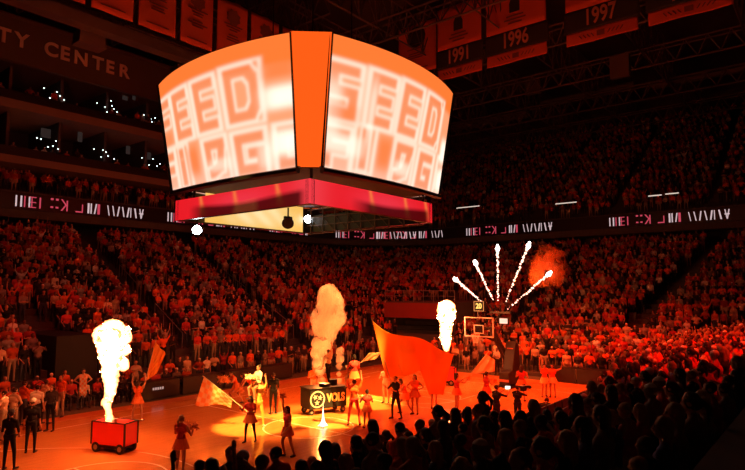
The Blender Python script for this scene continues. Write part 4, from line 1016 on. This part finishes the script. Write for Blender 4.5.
p = px(497,431); o, hd, _ = performer(p, TOCAM(p)+PI-.9, 'phone', 'black', 'person in black shirt and shorts filming with a bright phone held up', height=1.78, legs='black', calf='skin')
ph = empty('smartphone', hd[0].lerp(hd[1],.5)+Vector((.02,0,.08)), TOCAM(p)); tag(ph, 'glowing phone screen held up by the person in black', 'phone')
MB().box((0,0,0),(.012,.22,.14)).build('body', M['blackm'], ph, bevel=.003); MB().box((.008,0,0),(.004,.20,.125)).build('screen', M['phone'], ph)
o, hd, _ = pf(522,401, PI-.3, 'poms', 'red', 'cheerleader standing past the filming person, below the padded basket base', height=1.72, hairstyle='long', skirt='skirt', **red)
o, hd, _ = pf(545,397, .2, 'onearm', 'orange', 'cheerleader in pale orange with arm raised near the end line, first of a pair', height=1.7, hairstyle='pony', skirt='skirtw', **red)
o, hd, _ = pf(553,397, -.2, 'cheer', 'orange', 'cheerleader in pale orange near the end line, second of a pair', height=1.66, hairstyle='long', skirt='skirtw', **red)
p = px(518,428); o, hd, _ = performer(p, TOCAM(p)+PI-.6, 'phone', 'black', 'camera operator in black with a shoulder camera beside the phone holder', height=1.68, legs='black')
cmr = empty('video_camera', hd[0].lerp(hd[1],.5)+Vector((0,0,.05)), TOCAM(p)+PI-.6); tag(cmr, 'black video camera on the operator\'s shoulder', 'camera')
MB().box((0,0,0),(.42,.16,.2)).bar((.2,0,0),(.38,0,0),.06,.075,12).box((-.05,0,.15),(.2,.03,.04)).build('body', M['blackm'], cmr, bevel=.008)
MB().box((-.1,.12,.05),(.16,.1,.1)).build('viewfinder', M['blackm'], cmr)
p = px(545,441); o, hd, _ = performer(p, TOCAM(p)+PI-.2, 'bend', 'black', 'person in dark clothes bending forward at the near sideline', height=1.75, legs='black')
# the group standing at the baseline by the frame edge
grp = [(30,453,PI-.3,'stand','black','man in black with a white cap standing before the pale-shirted men','capw','black'),
 (8,470,PI-.6,'stand2','black','dark-clothed man nearest the camera at the baseline corner','capd','black'),
 (12,436,PI-.8,'hips','cream','man in pale shirt behind the dark-clothed man at the corner',None,'khaki'),
 (35,432,PI-.5,'stand','white','man in white shirt standing just behind the white-capped man',None,'black'),
 (44,424,PI-1,'stand2','cream','man in cream shirt third in the baseline group',None,'black'),
 (50,431,-.6,'stand','dark','dark-clad man facing the white-shirted ones in the baseline group',None,'black'),
 (2,440,-2,'fold','cream','pale-shirted man cut by the frame edge in the baseline group',None,'khaki'),
 (22,426,PI-1,'clap','orange','orange-shirted man at the rear of the baseline group',None,'jean'),
 (60,417,-.9,'stand2','orange','man in orange beside the seated courtside row',None,'khaki')]
for x, y, tn, pn, sh, lb, cp, lg in grp: pf(x, y, tn, pn, sh, lb, height=1.8, legs=lg, **(dict(cap=cp) if cp else {}))
o, hd, _ = pf(82,405, .2, 'hips', 'cream', 'woman holding up a long checkered towel at the far sideline', height=1.7, hairstyle='long', legs='jean')
tw = link('checkered_towel', wavy(14, 30, lambda u, v: Vector((.02*math.sin(v*9), (u-.5)*.32, (v-.5)*1.05)), .015), M['check']); tw.location = near(83,387,px(82,405)+Vector((-.4,-.4,1))); tw.rotation_euler = (0,0,TOCAM(px(82,405)))
tag(tw, 'long checkered towel held up at the far sideline', 'towel')
me = tw.data; nvv = len(me.vertices); cc = np.ones((nvv,4),'f')
for i in range(nvv):
    k_ = i % (14*30); cc[i,:3] = (.85,.3,.08) if ((k_ % 14)//4+(k_//14)//3) % 2 else (.85,.8,.7)
a = me.color_attributes.new('Col','FLOAT_COLOR','POINT'); a.data.foreach_set('color', cc.ravel())

# ------------------------------------------------------------------ courtside furniture
def ledtable(c, l, rz, label, txt=None):
    r = empty('scorers_table', (c[0]-(.45 if rz else 0), c[1]-(0 if rz else .15), 0), rz); tag(r, label, 'table')
    MB().span((-l/2,-.04,.04),(l/2,.04,.86)).build('front_panel', M['led_off'], r); MB().span((-l/2,0,.86),(l/2,.7,.9)).build('table_top', M['blackm'], r)
    for x in (-l/2+.1, l/2-.1): MB().span((x-.03,.55,0),(x+.03,.61,.86)).build('leg', M['blackm'], r)
    if txt:
        b = MB()
        for q in range(5): b.span((-.3+q*.13,-.06,.48),(-.22+q*.13,-.045,.60))
        b.build('small_lit_logo', emit('table_logo_glow', (.8,.5,.45), .6), r)
for i, (x, t) in enumerate(((-.6,1),(2.1,0),(4.8,0),(7.5,0))):
    ledtable((x,10.45,0), 2.5, 0, 'dark scorers table at the far sideline, '+('with a small lit logo by the flag' if t else ('just past the lit-logo table','second beyond the lit logo','third beyond the lit logo')[i-1]), t)
for i in range(3): ledtable((18.1,-3.6-2.1*i,0), 2.0, -PI/2, 'dark table behind the end line, '+('next to the padded basket base','middle of the three','nearest the camera of the three')[i])
def chair():
    r = empty('folding_chair', (0,0,0)); MB().box((0,0,.45),(.44,.42,.05)).build('seat', M['chair'], r, bevel=.01); MB().box((0,-.2,.72),(.44,.04,.30)).build('backrest', M['chair'], r, bevel=.01)
    for sx in (-1,1):
        for sy in (-1,1): MB().bar((sx*.19,sy*.18,.0),(sx*.19,sy*.14,.44),.012).build('leg', M['steel'], r)
        MB().bar((sx*.2,-.17,.44),(sx*.2,-.2,.86),.012).build('back_post', M['steel'], r)
    return r
def copytree(o, parent=None):
    c = o.copy(); COL.objects.link(c)
    if parent: c.parent = parent
    for ch in o.children:
        copytree(ch, c)
    return c
ch0 = chair(); CHAIRS = []
for i in range(17):
    x = -7.6+i*.62
    CHAIRS.append((x, 11.25, PI))
for j, (x, y, rz) in enumerate(CHAIRS):
    c = ch0 if j == 0 else copytree(ch0); c.location = (x,y,0); c.rotation_euler = (0,0,rz)
    tag(c, 'dark folding chair in the courtside row at the far sideline', 'chair', 'folding chairs along the far sideline')
for i in range(11):
    x = 6.4+i*.95; c = copytree(ch0); c.location = (x,-8.75,0); c.rotation_euler = (0,0,0)
    tag(c, 'dark folding chair in the row along the near sideline', 'chair', 'folding chairs along the near sideline')
    shn = ['black','orange','dark','red','black','orange','grey','black','red','dark','orange'][i]
    o, hd, _ = performer(Vector((x,-8.73,.0)), PI/2+RNG.uniform(-.3,.3), 'sit', shn, '%s-clad person seated courtside at the near sideline, %s from the bending person' % ({'dark':'brown'}.get(shn, shn), ['1st','2nd','3rd','4th','5th','6th','7th','8th','9th','10th','11th'][i]), height=1.74, legs='black', hairstyle=[None,'long',None,'pony'][i % 4])
# stair rails in the far stand
def rail(a, b, lab):
    a = Vector(a); b = Vector(b); r = empty('stair_rail', a); tag(r, lab, 'railing'); d = b-a
    m = MB(); m.bar((0,0,.95), d+Vector((0,0,.95)), .025)
    m.build('handrail', M['steel'], r)
    for t in (0,.33,.66,1):
        MB().bar(d*t, d*t+Vector((0,0,.95)), .022).build('post', M['steel'], r)
AISF = [-9.2,2.8,12.2,20]
for i, xa in enumerate(AISF[:3]):
    for s in (-1,1):
        for k0 in (2,10):
            a = (xa+.12*k0+s*.6, YO+LY+(k0+.5)*RD, row_z(k0)); c = (xa+.12*(k0+5)+s*.6, YO+LY+(k0+5.5)*RD, row_z(k0+5))
            rail(a, c, 'pale handrail, %s flight of the stair %s, %s side' % ('lower' if k0 == 2 else 'upper', ('nearest the frame edge','behind the orange flag','behind the smoke plume')[i], 'flame cart' if s < 0 else 'basket'))
struct(MB().span((-4.7,YO+LY-.02,0),(-2.7,YO+LY+4.6,3.3)).build('wall_vomitory_shade', M['black']))  # solid black block, painting the shade inside the vomitory opening
# tunnel block in the far corner of the bowl
b = MB(); b.span((24.35,7.6,4.35),(33,14.8,4.5)).span((24.35,7.6,1.8),(33,7.8,4.35)).span((24.35,14.6,1.8),(33,14.8,4.35)).span((31,7.6,0),(31.3,14.8,4.35)).span((24.2,7.5,0),(24.45,14.9,1.8))
struct(b.build('wall_tunnel', M['concrete']))
struct(MB().span((24.15,7.6,3.1),(24.35,14.8,4.4)).build('trim_tunnel_header', M['portal']))
r = empty('tunnel_railing', (24.3,11.2,4.5)); tag(r, 'pipe railing on top of the tunnel behind the huge flag', 'railing'); 
MB().bar((0,-3.6,.95),(0,3.6,.95),.03).bar((0,-3.6,.5),(0,3.6,.5),.02).build('rails', M['steel'], r)
for i in range(8): MB().bar((0,-3.6+i*7.2/7,0),(0,-3.6+i*7.2/7,.95),.025).build('post', M['steel'], r)
# risers behind the basket
b = MB()
for i in range(6): b.span((19.0+.9*i,-9.5,0),(19.9+.9*i,7.3,.22+.26*i))
struct(b.build('floor_end_risers', M['step']))

# ------------------------------------------------------------------ spectators
ENV = [(150,478),(190,462),(207,457),(240,449),(300,445),(325,444),(340,436),(366,426),(400,420),(430,412),(465,404),(490,400),(515,404),(550,402),(565,396),(585,386),(600,372),(615,358),(650,345),(700,330),(745,320),(900,312)]
def env(x):
    if x <= ENV[0][0]: return 480
    for (a, b), (c, d) in zip(ENV, ENV[1:]):
        if a <= x <= c: return b+(d-b)*(x-a)/(c-a)
    return 300
def row_positions(k, step):
    return path_pts((k+.55)*RD, step)
cnt0 = lambda x: x
cand = []                                             # (x, y, z, heading, zone, row, s)
for k in range(NROW):
    for ii, (p, nm) in enumerate(row_positions(k, .56)):
        f_ = 1.0 if nm.y > .999 else (max(0, 1-math.acos(min(1,nm.y))/(PI/2)) if nm.y > 0 and nm.x < 0 else 0); z = near_z(k)*f_+row_z(k)*(1-f_)
        x, y = p.x+RNG.uniform(-.06,.06), p.y+RNG.uniform(-.06,.06)
        u_, v_, s = proj((x,y,z+1.2))
        if (Vector((x,y,z+1.2))-CAM).dot(FW) < 2.6 or not (-60 < u_ < 805) or v_ > 520: continue
        if abs(nm.y) > .9 and y < -5: zone = 'near'
        elif abs(nm.y) > .9: zone = 'far'
        elif nm.x < -.9: zone = 'end'
        elif nm.y > 0: zone = 'nearcorner'
        else: zone = 'farcorner'
        if x < -25: continue
        if zone == 'far' and any(abs(x-a-.12*k) < .8 for a in AISF): continue
        if zone == 'end' and (abs(y+5.1+.153*k) < 1.0 or abs(y-3.6) < .5 or abs(y+15.5) < .6): continue
        if zone == 'end' and abs(y-13) < .5 : continue
        if x > 23.5 and 7.4 < y < 15.2 and k < 9: continue
        if zone == 'far' and -4.9 < x < -2.6 and k <= 6: continue          # vomitory in the far stand
        if zone == 'nearcorner' and abs(math.atan2(nm.y,-nm.x)-.8) < .05: continue
        top = proj((x,y,z+1.75)); sit = False
        if zone == 'near' and k >= 8: continue
        if zone in ('near','nearcorner'):
            if top[1] < env(top[0])-4:
                top2 = proj((x,y,z+1.32))
                if top2[1] < env(top2[0])+2 or s > 60+max(0,(top[0]-430))*.42: continue
                sit = True
            if s > 170: continue
        elif RNG.random() < .09: continue
        cand.append([x,y,z,math.atan2(nm.y,nm.x),zone,k,s,sit])
# standing on the risers and floor behind the basket, and at the far sideline
for i in range(6):
    y = -9.2
    while y < 7:
        x = 19.45+.9*i; 
        if RNG.random() > .06: cand.append([x+RNG.uniform(-.1,.1),y,.22+.26*i,PI,'riser',i,proj((x,y,1))[2],False])
        y += .56
x = -12
while x < 20:
    if RNG.random() > .12 and not -4.4 < x < -3.2: cand.append([x,11.95+RNG.uniform(-.15,.15),0,-PI/2,'farfloor',1,proj((x,12,1))[2],False])
    x += .62
for i, (x, y, rz) in enumerate(CHAIRS):
    if i % 6 != 4: cand.append([x,y+.02,0,-PI/2,'farfloor',0,proj((x,y,1))[2],'chair'])
for x in np.arange(9.5, 20, .75): cand.append([x+RNG.uniform(-.2,.2),11.35+RNG.uniform(-.05,.15),0,-PI/2,'farfloor',2,proj((x,11,1))[2],False])
for y in np.arange(0.6, 8.5, .8): cand.append([18.0+RNG.uniform(-.3,.3),y,0,PI,'endfloor',0,proj((18,y,1))[2],False])
for y in np.arange(-8.6, -3.2, .7): cand.append([18.75,y,0,PI,'endfloor',1,proj((18,y,1))[2],False])
cand = [c for c in cand if c[4] != 'near' or (Vector((c[0],c[1]))-Vector((-12.7,-10.4))).length > .75]
cand.append([-12.5,-10.72,near_z(1),PI/2,'near',1,76,False]); cand.append([-12.95,-10.05,near_z(0),PI/2,'near',0,76,False])
pass

POSES = ['stand','stand2','clap','phone','fold','handsup','onearm','hips']
PW = [.30,.2,.22,.06,.07,.05,.04,.06]
PTXT = dict(stand='arms down', stand2='hand forward', clap='clapping', phone='hands forward', fold='folded arms', handsup='arms up', onearm='one arm up', hips='hands on hips', sit='sitting')
SH = ['orange','orange','orange','orange','orange','red','white','cream','grey','black','black','dark','red','red','dark','black']
STXT = dict(orange='orange', white='white', cream='cream', grey='grey', black='black', dark='brown', red='red', blue='navy')
TONES = [('skin','hair','jean'),('skin','blond','khaki'),('skind','hair','black')]
CAP = {2:'capwh'}
PAL['capwh'] = (.8,.78,.75); PAL['capor'] = (.85,.25,.05)
def ordn(n): return '%d%s' % (n, 'th' if 10 <= n % 100 <= 20 else {1:'st',2:'nd',3:'rd'}.get(n % 10, 'th'))
# choose the ones built as individuals: those that show largest
def showable(c):
    u_, v_, s = proj((c[0],c[1],c[2]+1.5)); return -8 < u_ < 753 and v_ < 474 and v_ > -5
def hidden(c):                                       # behind the red cart flame or wholly behind people in front: keep simple
    return False
score = []
for i, c in enumerate(cand):
    if showable(c): score.append((c[6]*(1.25 if c[4] in ('farfloor','endfloor') else 1), i))
score.sort(reverse=True); NIND = 262
chosen = set(i for _, i in score[:NIND]) | {len(cand)-1, len(cand)-2}
ZT_ = dict(near='near stand', nearcorner='near bowl corner', far='far stand', farcorner='far bowl corner', end='end stand', riser='risers behind the basket', farfloor='far sideline', endfloor='end line', )
ROWT = ['front row','second row','third row','fourth row','fifth row','sixth row','seventh row','eighth row','ninth row']
anchor = dict(near='counted from the raised-hands fan', nearcorner='counted along the corner', far='counted from the frame-edge end', farcorner='counted along the corner', end='counted from the tunnel', riser='counted from the tunnel', farfloor='counted from the baseline group', endfloor='counted from the tunnel')
groups = {}
for i in sorted(chosen):
    c = cand[i]; groups.setdefault((c[4], c[5]), []).append(i)
RIDX = {}
for key, ids in groups.items():
    zn = key[0]; ids.sort(key=lambda i: (cand[i][0] if zn in ('near','far','farfloor','nearcorner') else -cand[i][1]))
    for n_, i in enumerate(ids): RIDX[i] = n_+1
used_two = False
vs_person = min((i for i in chosen if cand[i][4] == 'near'), key=lambda i: abs(proj((cand[i][0],cand[i][1],cand[i][2]+1.7))[0]-228), default=None)
vs_person = len(cand)-2
for i in sorted(chosen):
    x, y, z, hd, zone, row, s, sit = cand[i]
    rnd = random.Random(i*17+3)
    pn = rnd.choices(POSES, PW)[0]; sh = rnd.choice(SH); tn = rnd.randrange(3)
    if sit: pn = 'sit'
    vox, rat = (.017, None) if s > 32 else (.026, .5)
    if zone in ('near','nearcorner') and pn in ('handsup','onearm','phone'): pn = 'stand' if rnd.random() < .7 else 'clap'
    if zone in ('near',) and s > 40: sh = rnd.choice(['black','dark','grey','red','orange','blue'])
    fine = False
    if i == vs_person: pn = 'vsign'; vox = .0135; fine = True; sh = 'black'
    lk = dict(tone=TONES[tn][0], hair=TONES[tn][1], legs=TONES[tn][2])
    if rnd.random() < .12: lk['cap'] = 'capwh'
    if i == len(cand)-1: lk['cap'] = 'capwh'; pn = 'stand'
    if fine: lk['fine'] = True; lk.pop('cap', None)
    me, out = figure_mesh(pn, vox, rat, **lk)
    o = link('person', me); sc1 = rnd.uniform(.94,1.06)*(1.0 if rnd.random() < .6 else .94)
    zz = z
    if sit == 'chair': zz = z
    if sit and sit != 'chair': zz = z-.02
    o.location = (x,y,zz); o.rotation_euler = (0,0,hd-PI/2+rnd.uniform(-.25,.25)); o.scale = (sc1,)*3; bf = rnd.uniform(.55,1.1); o.color = (*(c_*bf for c_ in PAL[sh]),1)
    hs = ''
    if s > 32 and 'cap' not in lk:
        st = rnd.choice([None,'long','pony','long',None])
        if st:
            hk = ('hm', pn, tn, st)
            if hk not in HAIRM: HAIRM[hk] = hair_mesh(out, st)
            hm = link('hair', HAIRM[hk], M['blond'] if TONES[tn][1] == 'blond' else M['hair'], o); hs = 'long-haired ' if st == 'long' else 'ponytailed '
    if 'cap' in lk: hs = 'white-capped '
    if zone == 'near' and i != vs_person: lab = '%s%s-shirted spectator, %s, %s from the raised-hands fan, %s, near stand' % (hs, STXT[sh], PTXT[pn], ordn(RIDX[i]), ROWT[min(row,8)])
    elif i == vs_person: lab = 'silhouetted spectator raising both hands with spread fingers in the near stand'
    elif zone == 'farfloor': lab = '%s%s-shirted spectator, %s, %s from the baseline group, %s, far sideline' % (hs, STXT[sh], PTXT[pn], ordn(RIDX[i]), ['on chairs','behind chairs','past the tables'][row])
    elif zone == 'riser': lab = '%s%s-shirted spectator, %s, %s from the tunnel, %s of the end risers' % (hs, STXT[sh], PTXT[pn], ordn(RIDX[i]), ROWT[row])
    elif zone == 'endfloor': lab = '%s%s-shirted person %s, %s from the tunnel, floor %s the basket' % (hs, STXT[sh], PTXT[pn], ordn(RIDX[i]), 'beyond' if row == 0 else 'behind the tables past')
    else: lab = '%s%s-shirted spectator, %s, %s in line, %s of the %s' % (hs, STXT[sh], PTXT[pn], ordn(RIDX[i]), ROWT[min(row,8)], ZT_[zone])
    tag(o, lab, 'person', 'spectators, %s, %s' % (ROWT[min(row,8)], ZT_[zone]))

# upper deck and suite crowds join the rest as one mass
far = [c for i, c in enumerate(cand) if i not in chosen]
cnt_u = [20,12,36,12,20,12,36,12]
for k in range(UN):
    off = OUT+.6+(k+.55)*UD; r_ = 2+.5*off
    for (p, nm) in path_pts(off, .62):
        if nm.x > -.25 or (p.x < 21.6 and p.y > 0): continue
        u_, v_, s = proj((p.x,p.y,UZ+UH*k+1.2))
        if not -60 < u_ < 805 or (170 < u_ < 430 and v_ < 190): continue
        if RNG.random() < .10 or abs((p.y % 9)-1) < .55: continue
        far.append([p.x,p.y,UZ+UH*k,math.atan2(nm.y,nm.x),'upper',k,s,False])
for x in np.arange(-14, 20, .62):
    for k in range(4):
        if RNG.random() < .2: continue
        far.append([x+RNG.uniform(-.2,.2),YF+.7+k*.85,13.2+k*.3,-PI/2,'club',k,10,False])
    for zf in (16.15,20.65):
        if RNG.random() < .55: far.append([x+RNG.uniform(-.2,.2),YF+1.0+RNG.uniform(0,.5),zf,-PI/2,'suite',0,10,RNG.random() < .5])
b = MB()
for k in range(1,4): b.span((-30,YF+.3+k*.85,13.2),(20.4,YF+.3+(k+1)*.85+(2 if k == 3 else 0),13.2+k*.3))
struct(b.build('floor_club_steps', M['step']))
LOD = {}
def arrays(pn, tn, lod, cap=False):
    key = (pn, tn, lod, cap)
    if key in LOD: return LOD[key]
    vox, rat = {0:(.030,.35), 1:(.045,.22)}[lod]
    lk = dict(tone=TONES[tn][0], hair=TONES[tn][1], legs=TONES[tn][2])
    if cap: lk['cap'] = 'capwh'
    me, out = figure_mesh(pn, vox, rat, **lk); me.calc_loop_triangles(); nv = len(me.vertices); nt = len(me.loop_triangles)
    co = np.empty(nv*3,'f'); me.vertices.foreach_get('co', co); tr = np.empty(nt*3,'i'); me.loop_triangles.foreach_get('vertices', tr)
    C = np.empty(nv*4,'f'); me.color_attributes['Col'].data.foreach_get('color', C); S_ = np.empty(nv,'f'); me.attributes['Shirt'].data.foreach_get('value', S_)
    LOD[key] = (co.reshape(-1,3), tr, C.reshape(-1,4), S_); return LOD[key]
def mass(name, people, label):
    VV = []; TT = []; CC = []; base = 0
    for c in people:
        x, y, z, hd, zone, row, s, sit = c
        pn = RNG.choice(POSES, p=PW) if not sit else 'sit'; tn = int(RNG.integers(3)); lod = 0 if s > 15 else 1
        co, tr, C, S_ = arrays(str(pn), tn, lod, bool(RNG.random() < .12)); sc1 = RNG.uniform(.92,1.06)
        a = hd-PI/2+RNG.uniform(-.3,.3); ca, sa = math.cos(a)*sc1, math.sin(a)*sc1
        V = np.empty_like(co); V[:,0] = co[:,0]*ca-co[:,1]*sa+x; V[:,1] = co[:,0]*sa+co[:,1]*ca+y; V[:,2] = co[:,2]*sc1+z
        shc = np.array(PAL[SH[int(RNG.integers(len(SH)))]])*RNG.uniform(.3,1.15)
        Cn = C.copy(); Cn[:,:3] = C[:,:3]*(1-S_[:,None])+shc*S_[:,None]
        VV.append(V); TT.append(tr+base); CC.append(Cn); base += len(co)
    V = np.concatenate(VV).astype('f'); T = np.concatenate(TT).astype('i'); C = np.concatenate(CC).astype('f')
    me = bpy.data.meshes.new(name); me.vertices.add(len(V)); me.vertices.foreach_set('co', V.ravel())
    me.loops.add(len(T)); me.loops.foreach_set('vertex_index', T); nt = len(T)//3
    me.polygons.add(nt); me.polygons.foreach_set('loop_start', np.arange(0,nt*3,3,dtype='i')); me.polygons.foreach_set('loop_total', np.full(nt,3,'i'))
    me.update(calc_edges=True); me.polygons.foreach_set('use_smooth', [True]*nt)
    a = me.color_attributes.new('Col','FLOAT_COLOR','POINT'); a.data.foreach_set('color', C.ravel())
    a = me.attributes.new('Shirt','FLOAT','POINT'); a.data.foreach_set('value', np.zeros(len(V),'f'))
    o = link(name, me, M_FIG); tag(o, label, 'crowd', kind='stuff'); print(name, len(people), len(V)); return o
mass('crowd', far, 'thousands of standing spectators in orange, white and dark shirts filling the arena stands')

# seats of the near rows, and of the rows opposite where gaps show them
b = MB()
def seat_at(b, p, nm, z):
    X = Vector((-nm.y, nm.x, 0)); N = Vector((nm.x, nm.y, 0)); R = Matrix((X, N, Vector((0,0,1)))).transposed().to_4x4(); q = Vector((p.x,p.y,z))-N*.06
    b.box(q-N*.32+Vector((0,0,.62)), (.46,.05,.42), R); b.box(q-N*.22+Vector((0,0,.42)), (.44,.12,.32), R)
for k in range(0,9):
    for p, nm in path_pts((k+.55)*RD, .56):
        f_ = 1.0 if nm.y > .999 else (max(0, 1-math.acos(min(1,nm.y))/(PI/2)) if nm.y > 0 and nm.x < 0 else 0); zk = near_z(k)*f_+row_z(k)*(1-f_)
        if f_ == 1 and k >= 8: continue
        d = (Vector((p.x,p.y,zk))-CAM)
        if d.length < 3.0 or not -40 < proj((p.x,p.y,row_z(k)+.6))[0] < 790 or d.dot(FW) < 1: continue
        if abs(nm.y) > .9 and p.y > 0 and any(abs(p.x-a-.12*k) < .8 for a in AISF): continue
        if nm.x < -.9 and (abs(p.y+5.1+.153*k) < 1.0 or abs(p.y-3.6) < .5): continue
        if p.x > 23.5 and 7.4 < p.y < 15.2: continue
        if p.y > 0 and -5.2 < p.x < -2.3: continue
        seat_at(b, p-nm*.10, nm, zk)
o = b.build('stadium_seats', M['chair']); tag(o, 'rows of dark folding stadium seats on the bowl steps', 'seats', kind='stuff')

# ------------------------------------------------------------------ light
def spot(P, T, col, pw, ang, blend=.5, r=.3):
    l = bpy.data.lights.new('arena_and_fill_spot', 'SPOT'); l.color = col; l.energy = pw; l.spot_size = math.radians(ang); l.spot_blend = blend; l.shadow_soft_size = r
    o = bpy.data.objects.new('arena_and_fill_spot', l); COL.objects.link(o); o.location = P; o.rotation_euler = (Vector(T)-Vector(P)).to_track_quat('-Z','Y').to_euler(); return o
def point(P, col, pw, r=.3):
    l = bpy.data.lights.new('glow_light', 'POINT'); l.color = col; l.energy = pw; l.shadow_soft_size = r
    o = bpy.data.objects.new('glow_light', l); COL.objects.link(o); o.location = P; return o
ORG = (1,.105,.007); RED = (1,.022,.003)
for P, T, pw in (((-8,-4,25),(-7,0,0),4500),((8,-4,25),(8,0,0),20000),((-2,8,25),(-2,1,0),10000),((14,8,25),(12,-2,0),30000)): spot(P, T, ORG, pw, 58, .7, .8)
for P, T, pw, a in (((-6,0,24),(-4,15,1.2),7500,42),((6,0,24),(8,16,1.2),7500,42),((8,2,24),(24,9,.5),8000,42),((6,-4,24),(22,-5,0),17000,40),((8,6,24),(26,16,2),7000,55)):
    spot(P, T, RED, pw, a, 1, .8)
for P, T, pw in (((-4,0,24),(-2,26,6),1500),((10,2,24),(14,26,7),1500),((8,0,24),(36,10,7),900),((8,-2,24),(36,-12,8),700)):
    spot(P, T, RED, pw, 60, 1, .8)
spot((8,-6,22),(15,-14,2), RED, 8000, 80, 1, .8)
spot((-2,-24,22),(7,-12,1), RED, 38000, 55, 1, .8)  # fill lamp added behind the near stand to brighten spectators' backs
spot((-17,-9,20), CART+Vector((0,0,.4)), ORG, 16000, 10, .7, .3)  # narrow beam added to brighten the red cart
spot((-2,-13,22),(12.7,-1,3.4), ORG, 14000, 14, .8, .3)
spot((14,2,25),(50,0,22), RED, 100, 110, 1, .8)
spot((-2,12,14.8),(-2,33,21), RED, 420, 110, 1, .8)
spot((12,12,14.8),(12,33,21), RED, 420, 110, 1, .8)
YEL = (1,.5,.1)
for O_, T, pw, a in (((-14,-6,23),(-1.2,1.9,.2),150000,7.5),((-13,-5,23),(1.0,2.2,0),60000,5),((4,-15,23),(1.4,.3,0),220000,6.8),((13,14,22),(5.6,1.3,0),190000,7),((13,13,22),(6.3,2.3,0),90000,4.5)):
    spot(O_, T, YEL, pw, a, .25, .15)
spot((17,8,20), (3.9,2.9,4), (1,.28,.07), 130000, 13, .6, .3)  # beam added to brighten the smoke plume behind the drum cart
point(near(446.5,315,F2), (1,.11,.012), 300, .35)
point(HUBP+Vector((.5,-1,1.4)), (1,.15,.02), 1100, .1)
point((3.1,2.2,1.9), (1,.25,.05), 500, .08)  # lamp added at the foot of the plume to light up its smoke
w = bpy.data.worlds.new('w'); sc.world = w; w.use_nodes = True; w.node_tree.nodes['Background'].inputs[0].default_value = (.02,.002,.001,1); w.node_tree.nodes['Background'].inputs[1].default_value = .3
sc.view_settings.view_transform = 'Standard'; sc.view_settings.look = 'None'; sc.view_settings.gamma = 1; sc.view_settings.exposure = 0
sc.cycles.use_denoising = True; sc.cycles.volume_bounces = 2; sc.cycles.max_bounces = 6; sc.cycles.volume_step_rate = 2
